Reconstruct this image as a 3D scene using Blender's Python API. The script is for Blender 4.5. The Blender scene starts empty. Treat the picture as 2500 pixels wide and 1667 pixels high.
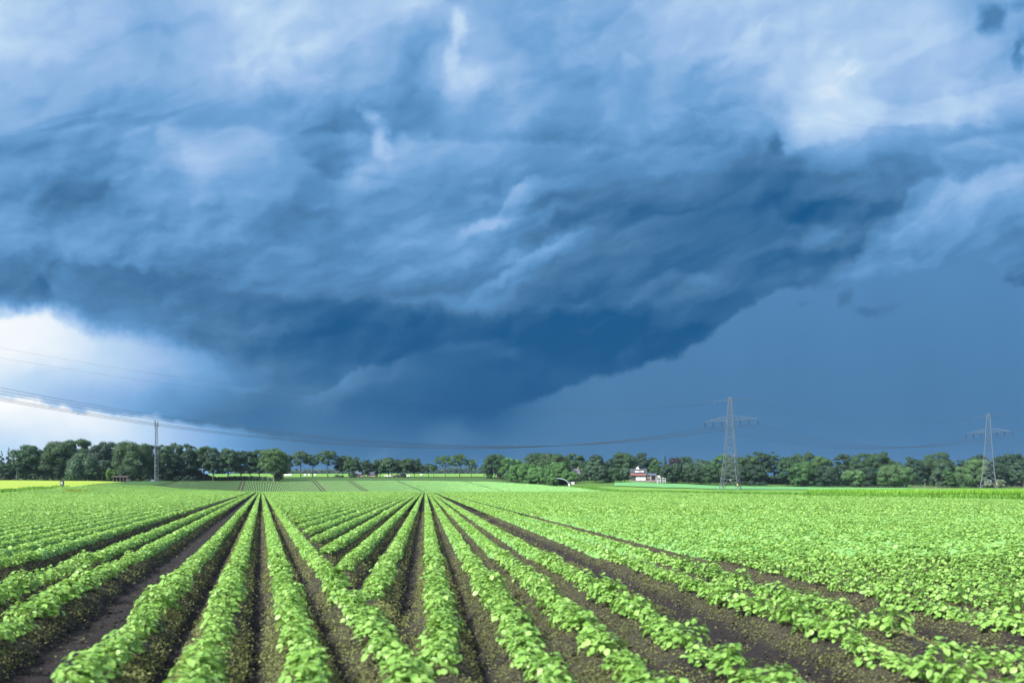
import bpy, bmesh, math, random
import numpy as np
from mathutils import Vector, Matrix

S = bpy.context.scene
COL = S.collection
RND = random.Random(7)
RNG = np.random.default_rng(11)

# ------------------------------------------------------------------ camera, exposure, sun, sky
F, CX, HZ, EYE = 2165.0, 1250.0, 1192.0, 1.62      # lens in photo pixels, optical axis, horizon line, eye height (m)
cam_d = bpy.data.cameras.new("camera")
cam = bpy.data.objects.new("camera", cam_d)
COL.objects.link(cam)
S.camera = cam
cam.location = (0, 0, EYE)
cam.rotation_euler = (math.radians(90), 0, 0)
cam_d.sensor_width = 36.0
cam_d.lens = 36.0 * F / 2500.0
cam_d.shift_y = (HZ - 833.5) / 2500.0
cam_d.clip_start, cam_d.clip_end = 0.1, 9000.0
cam_d.dof.use_dof = True
cam_d.dof.focus_distance = 60.0
cam_d.dof.aperture_fstop = 1.7

EXPO = 1.45
S.view_settings.view_transform = 'Standard'
S.view_settings.look = 'None'
S.view_settings.gamma = 1.0
S.view_settings.exposure = EXPO
S.cycles.max_bounces = 6
S.cycles.diffuse_bounces = 2
S.cycles.transparent_max_bounces = 8
S.cycles.use_denoising = True
S.cycles.adaptive_threshold = 0.015

SUN_EL, SUN_AZ = math.radians(42), math.radians(228)   # azimuth clockwise from +Y: behind the camera, to the left
sun_d = bpy.data.lights.new("sun", 'SUN')
sun_d.energy = 4.3
sun_d.angle = math.radians(11)
sun_d.color = (1.0, 0.95, 0.86)
sun = bpy.data.objects.new("sun", sun_d)
COL.objects.link(sun)
sd = Vector((math.sin(SUN_AZ) * math.cos(SUN_EL), math.cos(SUN_AZ) * math.cos(SUN_EL), math.sin(SUN_EL)))
sun.rotation_euler = sd.to_track_quat('Z', 'Y').to_euler()
sun.location = (-40, -40, 60)


class Nodes:
    def __init__(self, tree):
        self.t = tree
        self.n = tree.nodes
        self.n.clear()

    def new(self, kind, **kw):
        nd = self.n.new(kind)
        for k, v in kw.items():
            setattr(nd, k, v)
        return nd

    def put(self, sock, v):
        if isinstance(v, bpy.types.NodeSocket):
            self.t.links.new(v, sock)
        elif v is not None:
            sock.default_value = v

    def m(self, op, a, b=None, c=None, clamp=False):
        nd = self.new('ShaderNodeMath', operation=op, use_clamp=clamp)
        for i, v in enumerate((a, b, c)):
            if v is not None:
                self.put(nd.inputs[i], v)
        return nd.outputs[0]

    def rng(self, v, f0, f1, t0=0.0, t1=1.0, kind='SMOOTHSTEP'):
        nd = self.new('ShaderNodeMapRange', interpolation_type=kind)
        for s, x in zip(nd.inputs[:5], (v, f0, f1, t0, t1)):
            self.put(s, x)
        return nd.outputs[0]

    def vec(self, x, y, z=0.0):
        nd = self.new('ShaderNodeCombineXYZ')
        for s, q in zip(nd.inputs, (x, y, z)):
            self.put(s, q)
        return nd.outputs[0]

    def mixf(self, f, a, b):
        nd = self.new('ShaderNodeMix', data_type='FLOAT')
        self.put(nd.inputs[0], f); self.put(nd.inputs[2], a); self.put(nd.inputs[3], b)
        return nd.outputs[0]

    def mixc(self, f, a, b, mode='MIX'):
        nd = self.new('ShaderNodeMix', data_type='RGBA', blend_type=mode)
        self.put(nd.inputs[0], f); self.put(nd.inputs[6], a); self.put(nd.inputs[7], b)
        return nd.outputs[2]

    def noise(self, vec, scale, detail=4.0, rough=0.5, dist=0.0):
        nd = self.new('ShaderNodeTexNoise')
        self.put(nd.inputs['Vector'], vec)
        nd.inputs['Scale'].default_value = scale
        nd.inputs['Detail'].default_value = detail
        nd.inputs['Roughness'].default_value = rough
        nd.inputs['Distortion'].default_value = dist
        return nd.outputs['Fac'], nd.outputs['Color']

    def curve(self, v, pts):
        nd = self.new('ShaderNodeFloatCurve')
        cu = nd.mapping.curves[0]
        pts = sorted(pts)
        while len(cu.points) < len(pts):
            cu.points.new(0.5, 0.5)
        for p, (x, y) in zip(cu.points, pts):
            p.location = (x, y)
            p.handle_type = 'AUTO'
        nd.mapping.extend = 'HORIZONTAL'
        nd.mapping.update()
        self.put(nd.inputs[1], v)
        return nd.outputs[0]

    def ramp(self, v, stops, interp='LINEAR'):
        nd = self.new('ShaderNodeValToRGB')
        e = nd.color_ramp.elements
        nd.color_ramp.interpolation = interp
        while len(e) < len(stops):
            e.new(0.5)
        for q, (p, c) in zip(e, stops):
            q.position = p
            q.color = (*c, 1.0)
        self.put(nd.inputs[0], v)
        return nd.outputs[0]


def lin(r, g, b):
    f = lambda c: (c / 255 / 12.92) if c / 255 <= 0.04045 else ((c / 255 + 0.055) / 1.055) ** 2.4
    return (f(r), f(g), f(b))


def ku(px): return (px - CX) / F
def kv(py): return (HZ - py) / F


def build_sky():
    w = bpy.data.worlds.new("World")
    S.world = w
    w.use_nodes = True
    w.cycles.sampling_method = 'MANUAL'
    w.cycles.sample_map_resolution = 128
    g = Nodes(w.node_tree)
    tc = g.new('ShaderNodeTexCoord')
    sep = g.new('ShaderNodeSeparateXYZ')
    g.put(sep.inputs[0], tc.outputs['Generated'])
    x, y, z = sep.outputs
    ys = g.m('MAXIMUM', y, 0.12)
    U = g.m('DIVIDE', x, ys)
    V = g.m('DIVIDE', z, ys)
    p0 = g.vec(U, V)
    # two scales of turbulence that bend every cloud outline
    _, c1 = g.noise(p0, 4.2, 4.0, 0.5)
    s1 = g.new('ShaderNodeSeparateColor'); g.put(s1.inputs[0], c1)
    _, c2 = g.noise(p0, 17.0, 6.0, 0.55)
    s2 = g.new('ShaderNodeSeparateColor'); g.put(s2.inputs[0], c2)
    wob = lambda b, o1, o2, a1, a2: g.m('ADD', g.m('ADD', b, g.m('MULTIPLY', g.m('SUBTRACT', o1, 0.5), a1)),
                                        g.m('MULTIPLY', g.m('SUBTRACT', o2, 0.5), a2))
    Uw = wob(U, s1.outputs[0], s2.outputs[0], 0.085, 0.020)
    Vw = wob(V, s1.outputs[1], s2.outputs[1], 0.06, 0.020)
    Ue = wob(U, s1.outputs[0], s2.outputs[0], 0.02, 0.030)
    Ve = wob(V, s1.outputs[1], s2.outputs[1], 0.012, 0.028)
    _, c3 = g.noise(p0, 46.0, 3.0, 0.6)
    s3 = g.new('ShaderNodeSeparateColor'); g.put(s3.inputs[0], c3)
    fine = lambda b, o, a: g.m('ADD', b, g.m('MULTIPLY', g.m('SUBTRACT', o, 0.5), a))
    Ue = fine(Ue, s3.outputs[0], 0.020)
    Ve = fine(Ve, s3.outputs[1], 0.018)
    Uw = fine(Uw, s3.outputs[0], 0.010)
    Vw = fine(Vw, s3.outputs[1], 0.010)
    pw = g.vec(Uw, Vw)
    pe = g.vec(Ue, Ve)
    tU = g.rng(Uw, ku(0), ku(2500), 0, 1, 'LINEAR')

    # brightness painted over the cloud deck, band by band from the top of the sky to the horizon
    rows = [
        (-250, [.75, .70, .68, .66, .68, .72, .75, .70, .66, .62, .60, .62, .64, .66, .70, .72, .72, .70, .68, .62, .62]),
        (0,    [.90, .74, .70, .62, .68, .76, .76, .72, .70, .58, .55, .60, .62, .66, .72, .72, .72, .72, .70, .52, .58]),
        (100,  [.78, .69, .66, .58, .62, .72, .77, .68, .58, .58, .50, .55, .55, .62, .68, .72, .70, .68, .70, .62, .50]),
        (200,  [.63, .61, .60, .55, .60, .62, .62, .58, .48, .66, .58, .50, .50, .55, .60, .65, .74, .72, .68, .66, .58]),
        (300,  [.60, .58, .54, .55, .57, .60, .53, .50, .47, .60, .56, .48, .52, .50, .48, .56, .70, .64, .56, .58, .52]),
        (400,  [.40, .34, .36, .44, .64, .55, .42, .44, .50, .46, .40, .35, .35, .33, .28, .28, .34, .34, .34, .38, .42]),
        (500, [.34, .28, .28, .43, .50, .47, .38, .44, .46, .40, .34, .20, .17, .17, .20, .17, .20, .25, .35, .40, .38]),
        (600, [.44, .42, .40, .41, .41, .40, .37, .38, .44, .41, .36, .25, .22, .20, .19, .18, .20, .24, .29, .29, .25]),
        (700, [.30, .31, .34, .36, .36, .36, .34, .34, .34, .32, .33, .25, .20, .19, .21, .20, .21, .24, .25, .25, .22]),
        (800, [.30, .30, .31, .32, .31, .29, .26, .23, .21, .19, .17, .16, .15, .15, .17, .18, .20, .22, .24, .24, .24]),
        (900, [.40, .41, .42, .39, .34, .27, .22, .18, .15, .12, .10, .10, .10, .12, .16, .18, .20, .20, .20, .20, .20]),
        (1000, [.60, .60, .57, .45, .33, .24, .18, .13, .07, .02, .02, .06, .12, .16, .18, .18, .18, .18, .18, .18, .18]),
        (1080, [.80, .76, .66, .50, .36, .26, .21, .17, .15, .15, .17, .20, .22, .22, .22, .22, .22, .22, .22, .22, .22]),
        (1170, [.88, .84, .76, .60, .42, .32, .27, .24, .23, .24, .25, .25, .25, .25, .25, .25, .25, .25, .25, .25, .25]),
    ]
    L = None
    last = None
    for py, vals in rows:
        n = len(vals) - 1
        r = g.curve(tU, [(i / n, v) for i, v in enumerate(vals)])
        if L is None:
            L = r
        else:
            L = g.mixf(g.rng(Vw, kv(last), kv(py), 0, 1, 'LINEAR'), L, r)
        last = py

    # billows: turbulence lit from the upper left
    # layers lie flat on the left and sweep upward to the right
    bow = g.m('MAXIMUM', g.m('ADD', Uw, 0.34), 0.0)
    near = g.m('MINIMUM', bow, 0.46)
    W = g.m('SUBTRACT', Vw, g.m('ADD', g.m('MULTIPLY', g.m('MULTIPLY', near, near), 0.46), g.m('MULTIPLY', g.m('SUBTRACT', bow, near), 0.40)))
    high = g.rng(V, kv(430), kv(200), 1.0, 0.0)
    mpx, mpy = g.m('MULTIPLY', Uw, g.m('ADD', 0.92, g.m('MULTIPLY', high, -0.34))), g.m('MULTIPLY', W, 1.12)
    mp = g.vec(mpx, mpy)
    off = g.vec(g.m('ADD', mpx, -0.013), g.m('ADD', mpy, 0.026))
    nl, _ = g.noise(pw, 3.4, 3.0, 0.5)
    na, _ = g.noise(mp, 5.0, 7.0, 0.58, 0.1)
    nb, _ = g.noise(off, 5.0, 7.0, 0.58, 0.1)
    relief = g.m('SUBTRACT', na, nb)
    soft = g.rng(V, kv(1050), kv(650), 0.25, 1.0)
    nc, _ = g.noise(mp, 13.0, 7.0, 0.66, 0.2)
    nd, _ = g.noise(off, 13.0, 7.0, 0.66, 0.2)
    relief2 = g.m('SUBTRACT', nc, nd)
    patches = g.rng(nl, 0.38, 0.62, 0.25, 1.0)
    L = g.m('ADD', L, g.m('MULTIPLY', g.m('MULTIPLY', relief2, g.m('ADD', 0.11, g.m('MULTIPLY', high, 0.16))), g.m('MULTIPLY', soft, patches)))
    L = g.m('ADD', L, g.m('MULTIPLY', g.m('MULTIPLY', relief, g.m('ADD', 0.36, g.m('MULTIPLY', high, 0.10))), soft))
    L = g.m('ADD', L, g.m('MULTIPLY', g.m('MULTIPLY', g.m('SUBTRACT', na, 0.5), 0.16), soft))
    L = g.m('ADD', L, g.m('MULTIPLY', g.m('SUBTRACT', nl, 0.5), 0.06))

    # folds: each layer has a crisp lit rim and fades into the next
    for sc_, k_, amp_, o_ in ((2.6, 7.0, 0.105, 0.0), (5.2, 6.0, 0.060, 3.7)):
        nf, _ = g.noise(g.vec(g.m('ADD', g.m('MULTIPLY', mpx, 0.85), o_), g.m('MULTIPLY', mpy, 1.15)), sc_, 3.5, 0.42)
        t = g.m('FRACT', g.m('MULTIPLY', nf, k_))
        saw = g.m('SUBTRACT', g.m('SUBTRACT', t, g.rng(t, 0.86, 1.0)), 0.42)
        L = g.m('ADD', L, g.m('MULTIPLY', g.m('MULTIPLY', saw, amp_), g.m('MULTIPLY', soft, g.m('ADD', 0.55, g.m('MULTIPLY', high, 0.45)))))

    # cauliflower heads and long sheared layers through the middle of the deck
    def vor(v, scale):
        nd = g.new('ShaderNodeTexVoronoi', feature='F1')
        g.put(nd.inputs['Vector'], v)
        nd.inputs['Scale'].default_value = scale
        nd.inputs['Detail'].default_value = 2.5
        nd.inputs['Roughness'].default_value = 0.5
        nd.normalize = True
        return nd.outputs['Distance']
    q1 = g.vec(g.m('ADD', g.m('MULTIPLY', Ue, 0.93), g.m('MULTIPLY', Ve, 0.36)), g.m('MULTIPLY', g.m('SUBTRACT', Ve, g.m('MULTIPLY', Ue, 0.40)), 1.5))
    q2 = g.vec(g.m('ADD', g.m('ADD', g.m('MULTIPLY', Ue, 0.93), g.m('MULTIPLY', Ve, 0.36)), -0.007),
               g.m('ADD', g.m('MULTIPLY', g.m('SUBTRACT', Ve, g.m('MULTIPLY', Ue, 0.40)), 1.5), 0.016))
    heads = g.m('ADD', g.m('SUBTRACT', vor(q2, 6.5), vor(q1, 6.5)), g.m('MULTIPLY', g.m('SUBTRACT', vor(q2, 15.0), vor(q1, 15.0)), 0.4))
    npat, _ = g.noise(pw, 5.5, 3.0, 0.5)
    where = g.m('MULTIPLY', g.rng(npat, 0.40, 0.60), g.m('MULTIPLY', g.rng(V, kv(1040), kv(800)), g.rng(V, kv(-60), kv(240), 0.75, 1.0)))
    L = g.m('ADD', L, g.m('MULTIPLY', g.m('MULTIPLY', heads, 0.85), where))
    q3 = g.vec(g.m('MULTIPLY', Uw, 0.34), g.m('MULTIPLY', W, 2.1))
    lay, _ = g.noise(q3, 9.0, 7.0, 0.62, 0.1)
    mid = g.m('MULTIPLY', g.rng(V, kv(1000), kv(760)), g.rng(V, kv(520), kv(300), 1.0, 0.10))
    L = g.m('ADD', L, g.m('MULTIPLY', g.m('MULTIPLY', g.m('SUBTRACT', lay, 0.5), 0.36), mid))

    def puff(px, py, rx, ry, ang, amp, core=0.0, src=pe):
        nonlocal L
        def vm(op, u, v=None, out=0):
            nd = g.new('ShaderNodeVectorMath', operation=op)
            g.put(nd.inputs[0], u)
            if v is not None:
                g.put(nd.inputs[1], v)
            return nd.outputs[out]
        ca, sa = math.cos(math.radians(ang)), math.sin(math.radians(ang))
        q = vm('SUBTRACT', src, (ku(px), kv(py), 0))
        r = g.vec(vm('DOT_PRODUCT', q, (ca * F / rx, sa * F / rx, 0), 1), vm('DOT_PRODUCT', q, (-sa * F / ry, ca * F / ry, 0), 1))
        ln = vm('LENGTH', r, None, 1)
        L = g.m('ADD', L, g.rng(ln, core, 1.0, amp, 0.0))

    def shelf(pts, amp_pts, below, width, fall):
        """A cloud edge: crisp on one side, fading on the other. pts: the edge, amp_pts: strength along it."""
        nonlocal L
        e = g.curve(g.rng(Ue, ku(0), ku(2500), 0, 1, 'LINEAR'), [(px / 2500, (1200 - py) / 1200) for px, py in pts])
        a = g.curve(g.rng(Ue, ku(0), ku(2500), 0, 1, 'LINEAR'), [(px / 2500, 0.5 + v) for px, v in amp_pts])
        d = g.m('SUBTRACT', g.rng(Ve, kv(1200), kv(0), 0, 1, 'LINEAR'), e)
        if below:
            d = g.m('MULTIPLY', d, -1.0)
        on = g.rng(d, -width / 1200, width / 1200)
        off_ = g.rng(d, 0.0, fall / 1200, 1.0, 0.0)
        L = g.m('ADD', L, g.m('MULTIPLY', g.m('MULTIPLY', on, off_), g.m('MULTIPLY', g.m('SUBTRACT', a, 0.5), 1.45)))

    # bright tops and dark hollows of the deck
    for a in [(905, 285, 46, 26, -30, .20, .2), (930, 350, 34, 75, 15, .20, .1), (985, 380, 110, 110, 0, .06), (880, 430, 90, 45, 40, .10),
              (820, 400, 95, 80, 40, -.09), (1118, 70, 40, 65, 0, .20, .2), (1105, 140, 22, 55, -10, .14, .1), (1125, 190, 70, 70, 0, .12, .1),
              (1010, 150, 70, 110, -20, -.07), (475, 400, 80, 85, 0, .08), (415, 325, 40, 40, 0, .10, .1), (560, 440, 110, 90, 0, .05),
              (735, 70, 90, 90, -30, .03), (1010, 15, 90, 30, 10, .08),
              (2020, 200, 120, 80, 10, .07, .2), (2060, 290, 150, 60, 15, .03, .2), (1950, 320, 60, 60, 0, .04, .2), (2090, 165, 60, 30, 20, .07, .2), (2030, 235, 70, 50, 0, .04),
              (1888, 350, 28, 48, 10, -.16, .1), (1850, 380, 26, 70, -12, .06, .1), (1830, 400, 110, 60, 20, -.06),
              (2420, 45, 48, 60, 0, -.26, .3), (2490, 125, 18, 70, 0, -.2, .1), (2480, 15, 40, 26, 0, -.14, .1),
              (1285, 470, 75, 38, 25, .07, .2), (1360, 490, 130, 26, 14, -.12), (1190, 560, 110, 26, 24, .10, .1), (1330, 560, 170, 30, 18, -.08),
              (1300, 640, 130, 34, 33, .09, .1), (1390, 580, 80, 36, 30, .07, .1), (1215, 695, 90, 26, 22, .05, .1), (1420, 690, 190, 60, 20, -.05),
              (900, 640, 180, 50, 25, .05), (1110, 620, 160, 60, 25, .05), (1050, 720, 160, 40, 15, -.03),
              (2010, 575, 120, 60, 0, .06, .2), (1640, 590, 140, 40, 10, .04), (1700, 680, 80, 26, 0, .05, .2),
              (870, 915, 60, 50, 20, .07, .2), (770, 960, 80, 40, 10, .06, .2), (610, 945, 60, 22, 0, .05, .2), (1400, 915, 80, 36, 0, .05, .2),
              (1100, 1060, 110, 55, 0, .09, .1), (930, 1110, 60, 24, 0, .05, .2), (200, 470, 230, 60, -6, -.07), (120, 560, 260, 50, 0, .07),
              (130, 690, 260, 36, -4, -.05), (420, 590, 240, 30, 4, .05), (680, 560, 120, 50, 10, -.05), (640, 700, 300, 30, 3, .03),
              (1000, 548, 80, 24, 20, .08, .1), (1140, 596, 110, 14, 24, -.07, .1), (960, 600, 120, 14, 22, -.05), (1230, 620, 90, 14, 28, -.06),
              (860, 545, 60, 34, 30, .06, .1), (760, 640, 130, 18, 16, -.04), (700, 610, 120, 16, 10, .04), (1500, 745, 210, 18, 4, -.05),
              (1560, 705, 70, 40, 0, .06, .2), (1640, 660, 60, 60, 0, .04), (1420, 800, 200, 20, 10, .04), (1250, 860, 160, 24, 14, .04),
              (1480, 620, 160, 20, 16, .04), (1600, 520, 200, 26, 8, -.05), (1560, 480, 120, 26, 12, .05), (1750, 520, 120, 40, 20, .04),
              (640, 330, 80, 60, 40, .06, .1), (300, 240, 160, 60, 10, -.04), (330, 60, 60, 80, -20, -.06), (560, 190, 90, 60, 20, .05),
              (1290, 280, 90, 50, 30, .06, .1), (1480, 250, 60, 80, 20, .06, .1), (1540, 150, 40, 24, -40, .08, .2), (1480, 290, 40, 30, 0, .05, .1),
              (1400, 200, 90, 60, 10, -.05), (1690, 300, 60, 60, 20, -.04), (1850, 130, 120, 60, 0, .05), (2200, 220, 90, 90, -20, -.05),
              (2330, 240, 60, 90, 0, .06, .2), (2360, 290, 40, 30, 0, -.08), (380, 480, 60, 40, 30, .08, .2), (690, 460, 60, 40, 30, .05)]:
        puff(*a)
    # rounded heads of the bank on the right
    shelf([(0, 600), (2080, 640), (2130, 560), (2190, 520), (2230, 465), (2300, 432), (2370, 450), (2420, 415), (2500, 392)],
          [(0, 0), (2050, 0), (2130, .07), (2250, .11), (2400, .10), (2500, .11)], True, 16, 260)
    shelf([(0, 600), (1000, 640), (1090, 582), (1190, 540), (1240, 470), (1290, 440), (1340, 436), (1420, 430), (2500, 430)],
          [(0, 0), (1000, 0), (1100, .05), (1250, .09), (1340, .06), (1450, 0), (2500, 0)], True, 10, 110)
    shelf([(0, 760), (1100, 750), (1150, 712), (1230, 668), (1300, 610), (1400, 566), (1480, 540), (2500, 500)],
          [(0, 0), (1090, 0), (1170, .06), (1300, .07), (1400, .06), (1500, 0), (2500, 0)], True, 10, 80)
    shelf([(0, 300), (1880, 370), (1930, 372), (2000, 345), (2080, 338), (2150, 300), (2300, 310), (2500, 240)],
          [(0, 0), (1870, 0), (1920, .07), (2080, .07), (2200, .07), (2400, .05), (2500, .05)], False, 14, 160)

    shelf([(0, 990), (690, 985), (760, 955), (820, 935), (858, 905), (880, 892), (950, 882), (1060, 848), (1160, 826), (1250, 815), (2500, 780)],
          [(0, 0), (680, 0), (780, .05), (870, .085), (1000, .05), (1200, .04), (1300, 0), (2500, 0)], True, 8, 90)
    shelf([(0, 720), (900, 700), (1000, 655), (1090, 640), (1180, 600), (1260, 570), (1350, 520), (1480, 500), (2500, 480)],
          [(0, 0), (880, 0), (1000, .04), (1150, .05), (1300, .05), (1450, .02), (1600, 0), (2500, 0)], True, 10, 60)
    shelf([(0, 800), (1200, 800), (1290, 772), (1380, 742), (1500, 735), (1560, 700), (1640, 660), (1720, 640), (2500, 600)],
          [(0, 0), (1200, 0), (1300, .04), (1450, .05), (1600, .05), (1750, 0), (2500, 0)], True, 10, 60)
    # rain curtain under the dark shelf on the right
    e = g.curve(g.rng(Ue, ku(1000), ku(2500), 0, 1, 'LINEAR'),
                [((px - 1000) / 1500, (1200 - py) / 1200) for px, py in
                 [(1000, 1085), (1120, 1040), (1250, 985), (1340, 950), (1440, 912), (1540, 890), (1640, 868), (1700, 836), (1760, 788),
                  (1820, 745), (1890, 714), (1960, 700), (2060, 692), (2110, 680), (2180, 655), (2290, 640), (2390, 630), (2440, 668), (2500, 690)]])
    d = g.m('SUBTRACT', e, g.rng(Ve, kv(1200), kv(0), 0, 1, 'LINEAR'))
    cm = g.rng(d, -0.004, 0.016)
    fade = g.rng(U, ku(1080), ku(1420))
    cm = g.m('MULTIPLY', cm, fade)
    ns, _ = g.noise(g.vec(g.m('MULTIPLY', U, 7.0), g.m('MULTIPLY', V, 1.2)), 2.0, 3.0)
    Lc = g.m('ADD', g.rng(V, kv(1180), kv(680), 0.20, 0.32, 'LINEAR'), g.m('MULTIPLY', g.m('SUBTRACT', ns, 0.5), 0.05))
    L = g.mixf(cm, L, Lc)
    for a in [(2055, 735, 26, 34, -35, -.09, .2), (2105, 765, 46, 20, -8, -.08, .2), (2160, 755, 50, 14, 10, -.05), (1955, 748, 24, 8, 0, -.05)]:
        puff(*a)

    # gap of bright sky under the deck on the left
    e = g.curve(g.rng(Ue, ku(0), ku(1000), 0, 1, 'LINEAR'),
                [(px / 1000, (1200 - py) / 1200) for px, py in
                 [(0, 726), (80, 730), (160, 748), (240, 782), (330, 797), (430, 806), (520, 845), (600, 930), (720, 1010), (1000, 1100)]])
    d = g.m('SUBTRACT', e, g.rng(Ve, kv(1200), kv(0), 0, 1, 'LINEAR'))
    bm = g.m('MULTIPLY', g.rng(d, -0.012, 0.045), g.rng(U, ku(690), ku(70)))
    Lb = g.curve(g.rng(Vw, kv(1180), kv(720), 0, 1, 'LINEAR'),
                 [(0, .74), (.1, .75), (.2, .78), (.30, .80), (.38, .82), (.46, .84), (.55, .88), (.7, .94), (1, .97)])
    nl2, _ = g.noise(g.vec(g.m('MULTIPLY', Uw, 1.0), g.m('MULTIPLY', Vw, 3.0)), 7.0, 4.0)
    Lb = g.m('ADD', Lb, g.m('MULTIPLY', g.m('SUBTRACT', nl2, 0.5), 0.12))
    L = g.mixf(bm, L, Lb)
    # low pale band below the second bank
    e = g.curve(g.rng(Ue, ku(0), ku(1000), 0, 1, 'LINEAR'),
                [(px / 1000, (1200 - py) / 1200) for px, py in
                 [(0, 962), (130, 985), (250, 1008), (400, 1026), (550, 1034), (700, 1062), (850, 1090), (1000, 1110)]])
    d = g.m('SUBTRACT', e, g.rng(Ve, kv(1200), kv(0), 0, 1, 'LINEAR'))
    L = g.m('ADD', L, g.m('MULTIPLY', g.m('MULTIPLY', g.rng(d, -0.006, 0.012), g.rng(d, 0.0, 0.16, 1.0, 0.0)),
                          g.rng(U, ku(900), ku(300), 0.0, 0.16)))
    L = g.m('ADD', L, g.m('MULTIPLY', g.m('MULTIPLY', g.rng(d, -0.11, -0.004), g.rng(d, -0.004, 0.01, 1.0, 0.0)),
                          g.m('MULTIPLY', g.rng(U, ku(-60), ku(260), 0.1, 1.0), g.rng(U, ku(820), ku(430), 0.0, -0.20))))

    colour = g.ramp(g.m('MAXIMUM', g.m('MINIMUM', L, 1.0), 0.0), [
        (0.00, lin(22, 86, 138)), (0.12, lin(46, 102, 150)), (0.25, lin(72, 121, 166)), (0.36, lin(86, 141, 191)),
        (0.50, lin(114, 165, 215)), (0.66, lin(154, 190, 232)), (0.82, lin(190, 217, 243)), (1.0, lin(252, 254, 255))])
    STR = 0.1
    k = 1.0 / (2 ** EXPO) / STR
    sc = g.new('ShaderNodeVectorMath', operation='SCALE')
    g.put(sc.inputs[0], colour); sc.inputs['Scale'].default_value = k
    sky = g.new('ShaderNodeTexSky')
    sky.sky_type = 'NISHITA'
    sky.sun_disc = False
    sky.sun_elevation = SUN_EL
    sky.sun_rotation = SUN_AZ
    sky.air_density, sky.dust_density, sky.ozone_density = 1.0, 1.5, 1.0
    # behind the camera the deck is broken: white cloud over clear sky
    nbk, _ = g.noise(tc.outputs['Generated'], 2.2, 6.0, 0.55, 0.2)
    back = g.mixc(g.rng(nbk, 0.42, 0.60), sky.outputs[0], (6.0, 6.3, 6.8, 1))
    front = g.rng(y, 0.10, 0.42)
    final = g.mixc(front, back, sc.outputs[0])
    bg = g.new('ShaderNodeBackground')
    g.put(bg.inputs[0], final)
    bg.inputs[1].default_value = STR
    out = g.new('ShaderNodeOutputWorld')
    g.put(out.inputs[0], bg.outputs[0])


build_sky()

# ------------------------------------------------------------------ helpers
def note(o, label=None, cat=None, group=None, kind=None):
    for k, v in (("label", label), ("category", cat), ("group", group), ("kind", kind)):
        if v:
            o[k] = v
    return o


def link(name, data, parent=None):
    o = bpy.data.objects.new(name, data)
    COL.objects.link(o)
    if parent is not None:
        o.parent = parent
    return o


def base(name, loc, label, cat, group=None, rz=0.0):
    o = link(name, None)
    o.location = loc
    o.rotation_euler = (0, 0, rz)
    o.empty_display_size = 0.5
    return note(o, label, cat, group)


def mesh_np(name, V, faces, mat, var=None, smooth=False, parent=None):
    """faces: an int array (m, k) of k-gons, or a list of such arrays. var: one number per face."""
    if not isinstance(faces, list):
        faces = [faces]
    faces = [f for f in faces if len(f)]
    me = bpy.data.meshes.new(name)
    V = np.ascontiguousarray(V, dtype=np.float32)
    me.vertices.add(len(V))
    me.vertices.foreach_set("co", V.ravel())
    loops = np.concatenate([f.ravel() for f in faces]).astype(np.int32)
    sizes = np.concatenate([np.full(len(f), f.shape[1], np.int32) for f in faces])
    me.loops.add(len(loops))
    me.loops.foreach_set("vertex_index", loops)
    me.polygons.add(len(sizes))
    starts = np.zeros(len(sizes), np.int32)
    starts[1:] = np.cumsum(sizes)[:-1]
    me.polygons.foreach_set("loop_start", starts)
    me.polygons.foreach_set("use_smooth", np.full(len(sizes), smooth))
    if var is not None:
        a = me.attributes.new("var", 'FLOAT', 'FACE')
        a.data.foreach_set("value", np.asarray(var, np.float32))
    me.update(calc_edges=True)
    me.materials.append(mat)
    if name is None:
        return me
    return link(name, me, parent)


def material(name):
    m = bpy.data.materials.new(name)
    m.use_nodes = True
    g = Nodes(m.node_tree)
    out = g.new('ShaderNodeOutputMaterial')
    b = g.new('ShaderNodeBsdfPrincipled')
    g.put(out.inputs[0], b.outputs[0])
    return m, g, b, out


def plain(name, col, rough=0.7, metal=0.0, vary=0.12, scale=3.0, bump=0.0):
    m, g, b, out = material(name)
    tc = g.new('ShaderNodeTexCoord')
    f, _ = g.noise(tc.outputs['Object'], scale, 5.0, 0.6)
    lo = tuple(c * (1 - vary) for c in col) + (1,)
    hi = tuple(min(1, c * (1 + vary)) for c in col) + (1,)
    g.put(b.inputs['Base Color'], g.mixc(g.rng(f, 0.3, 0.7), lo, hi))
    b.inputs['Roughness'].default_value = rough
    b.inputs['Metallic'].default_value = metal
    if bump:
        bp = g.new('ShaderNodeBump')
        bp.inputs['Strength'].default_value = bump
        g.put(bp.inputs['Height'], f)
        g.put(b.inputs['Normal'], bp.outputs[0])
    return m


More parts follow.
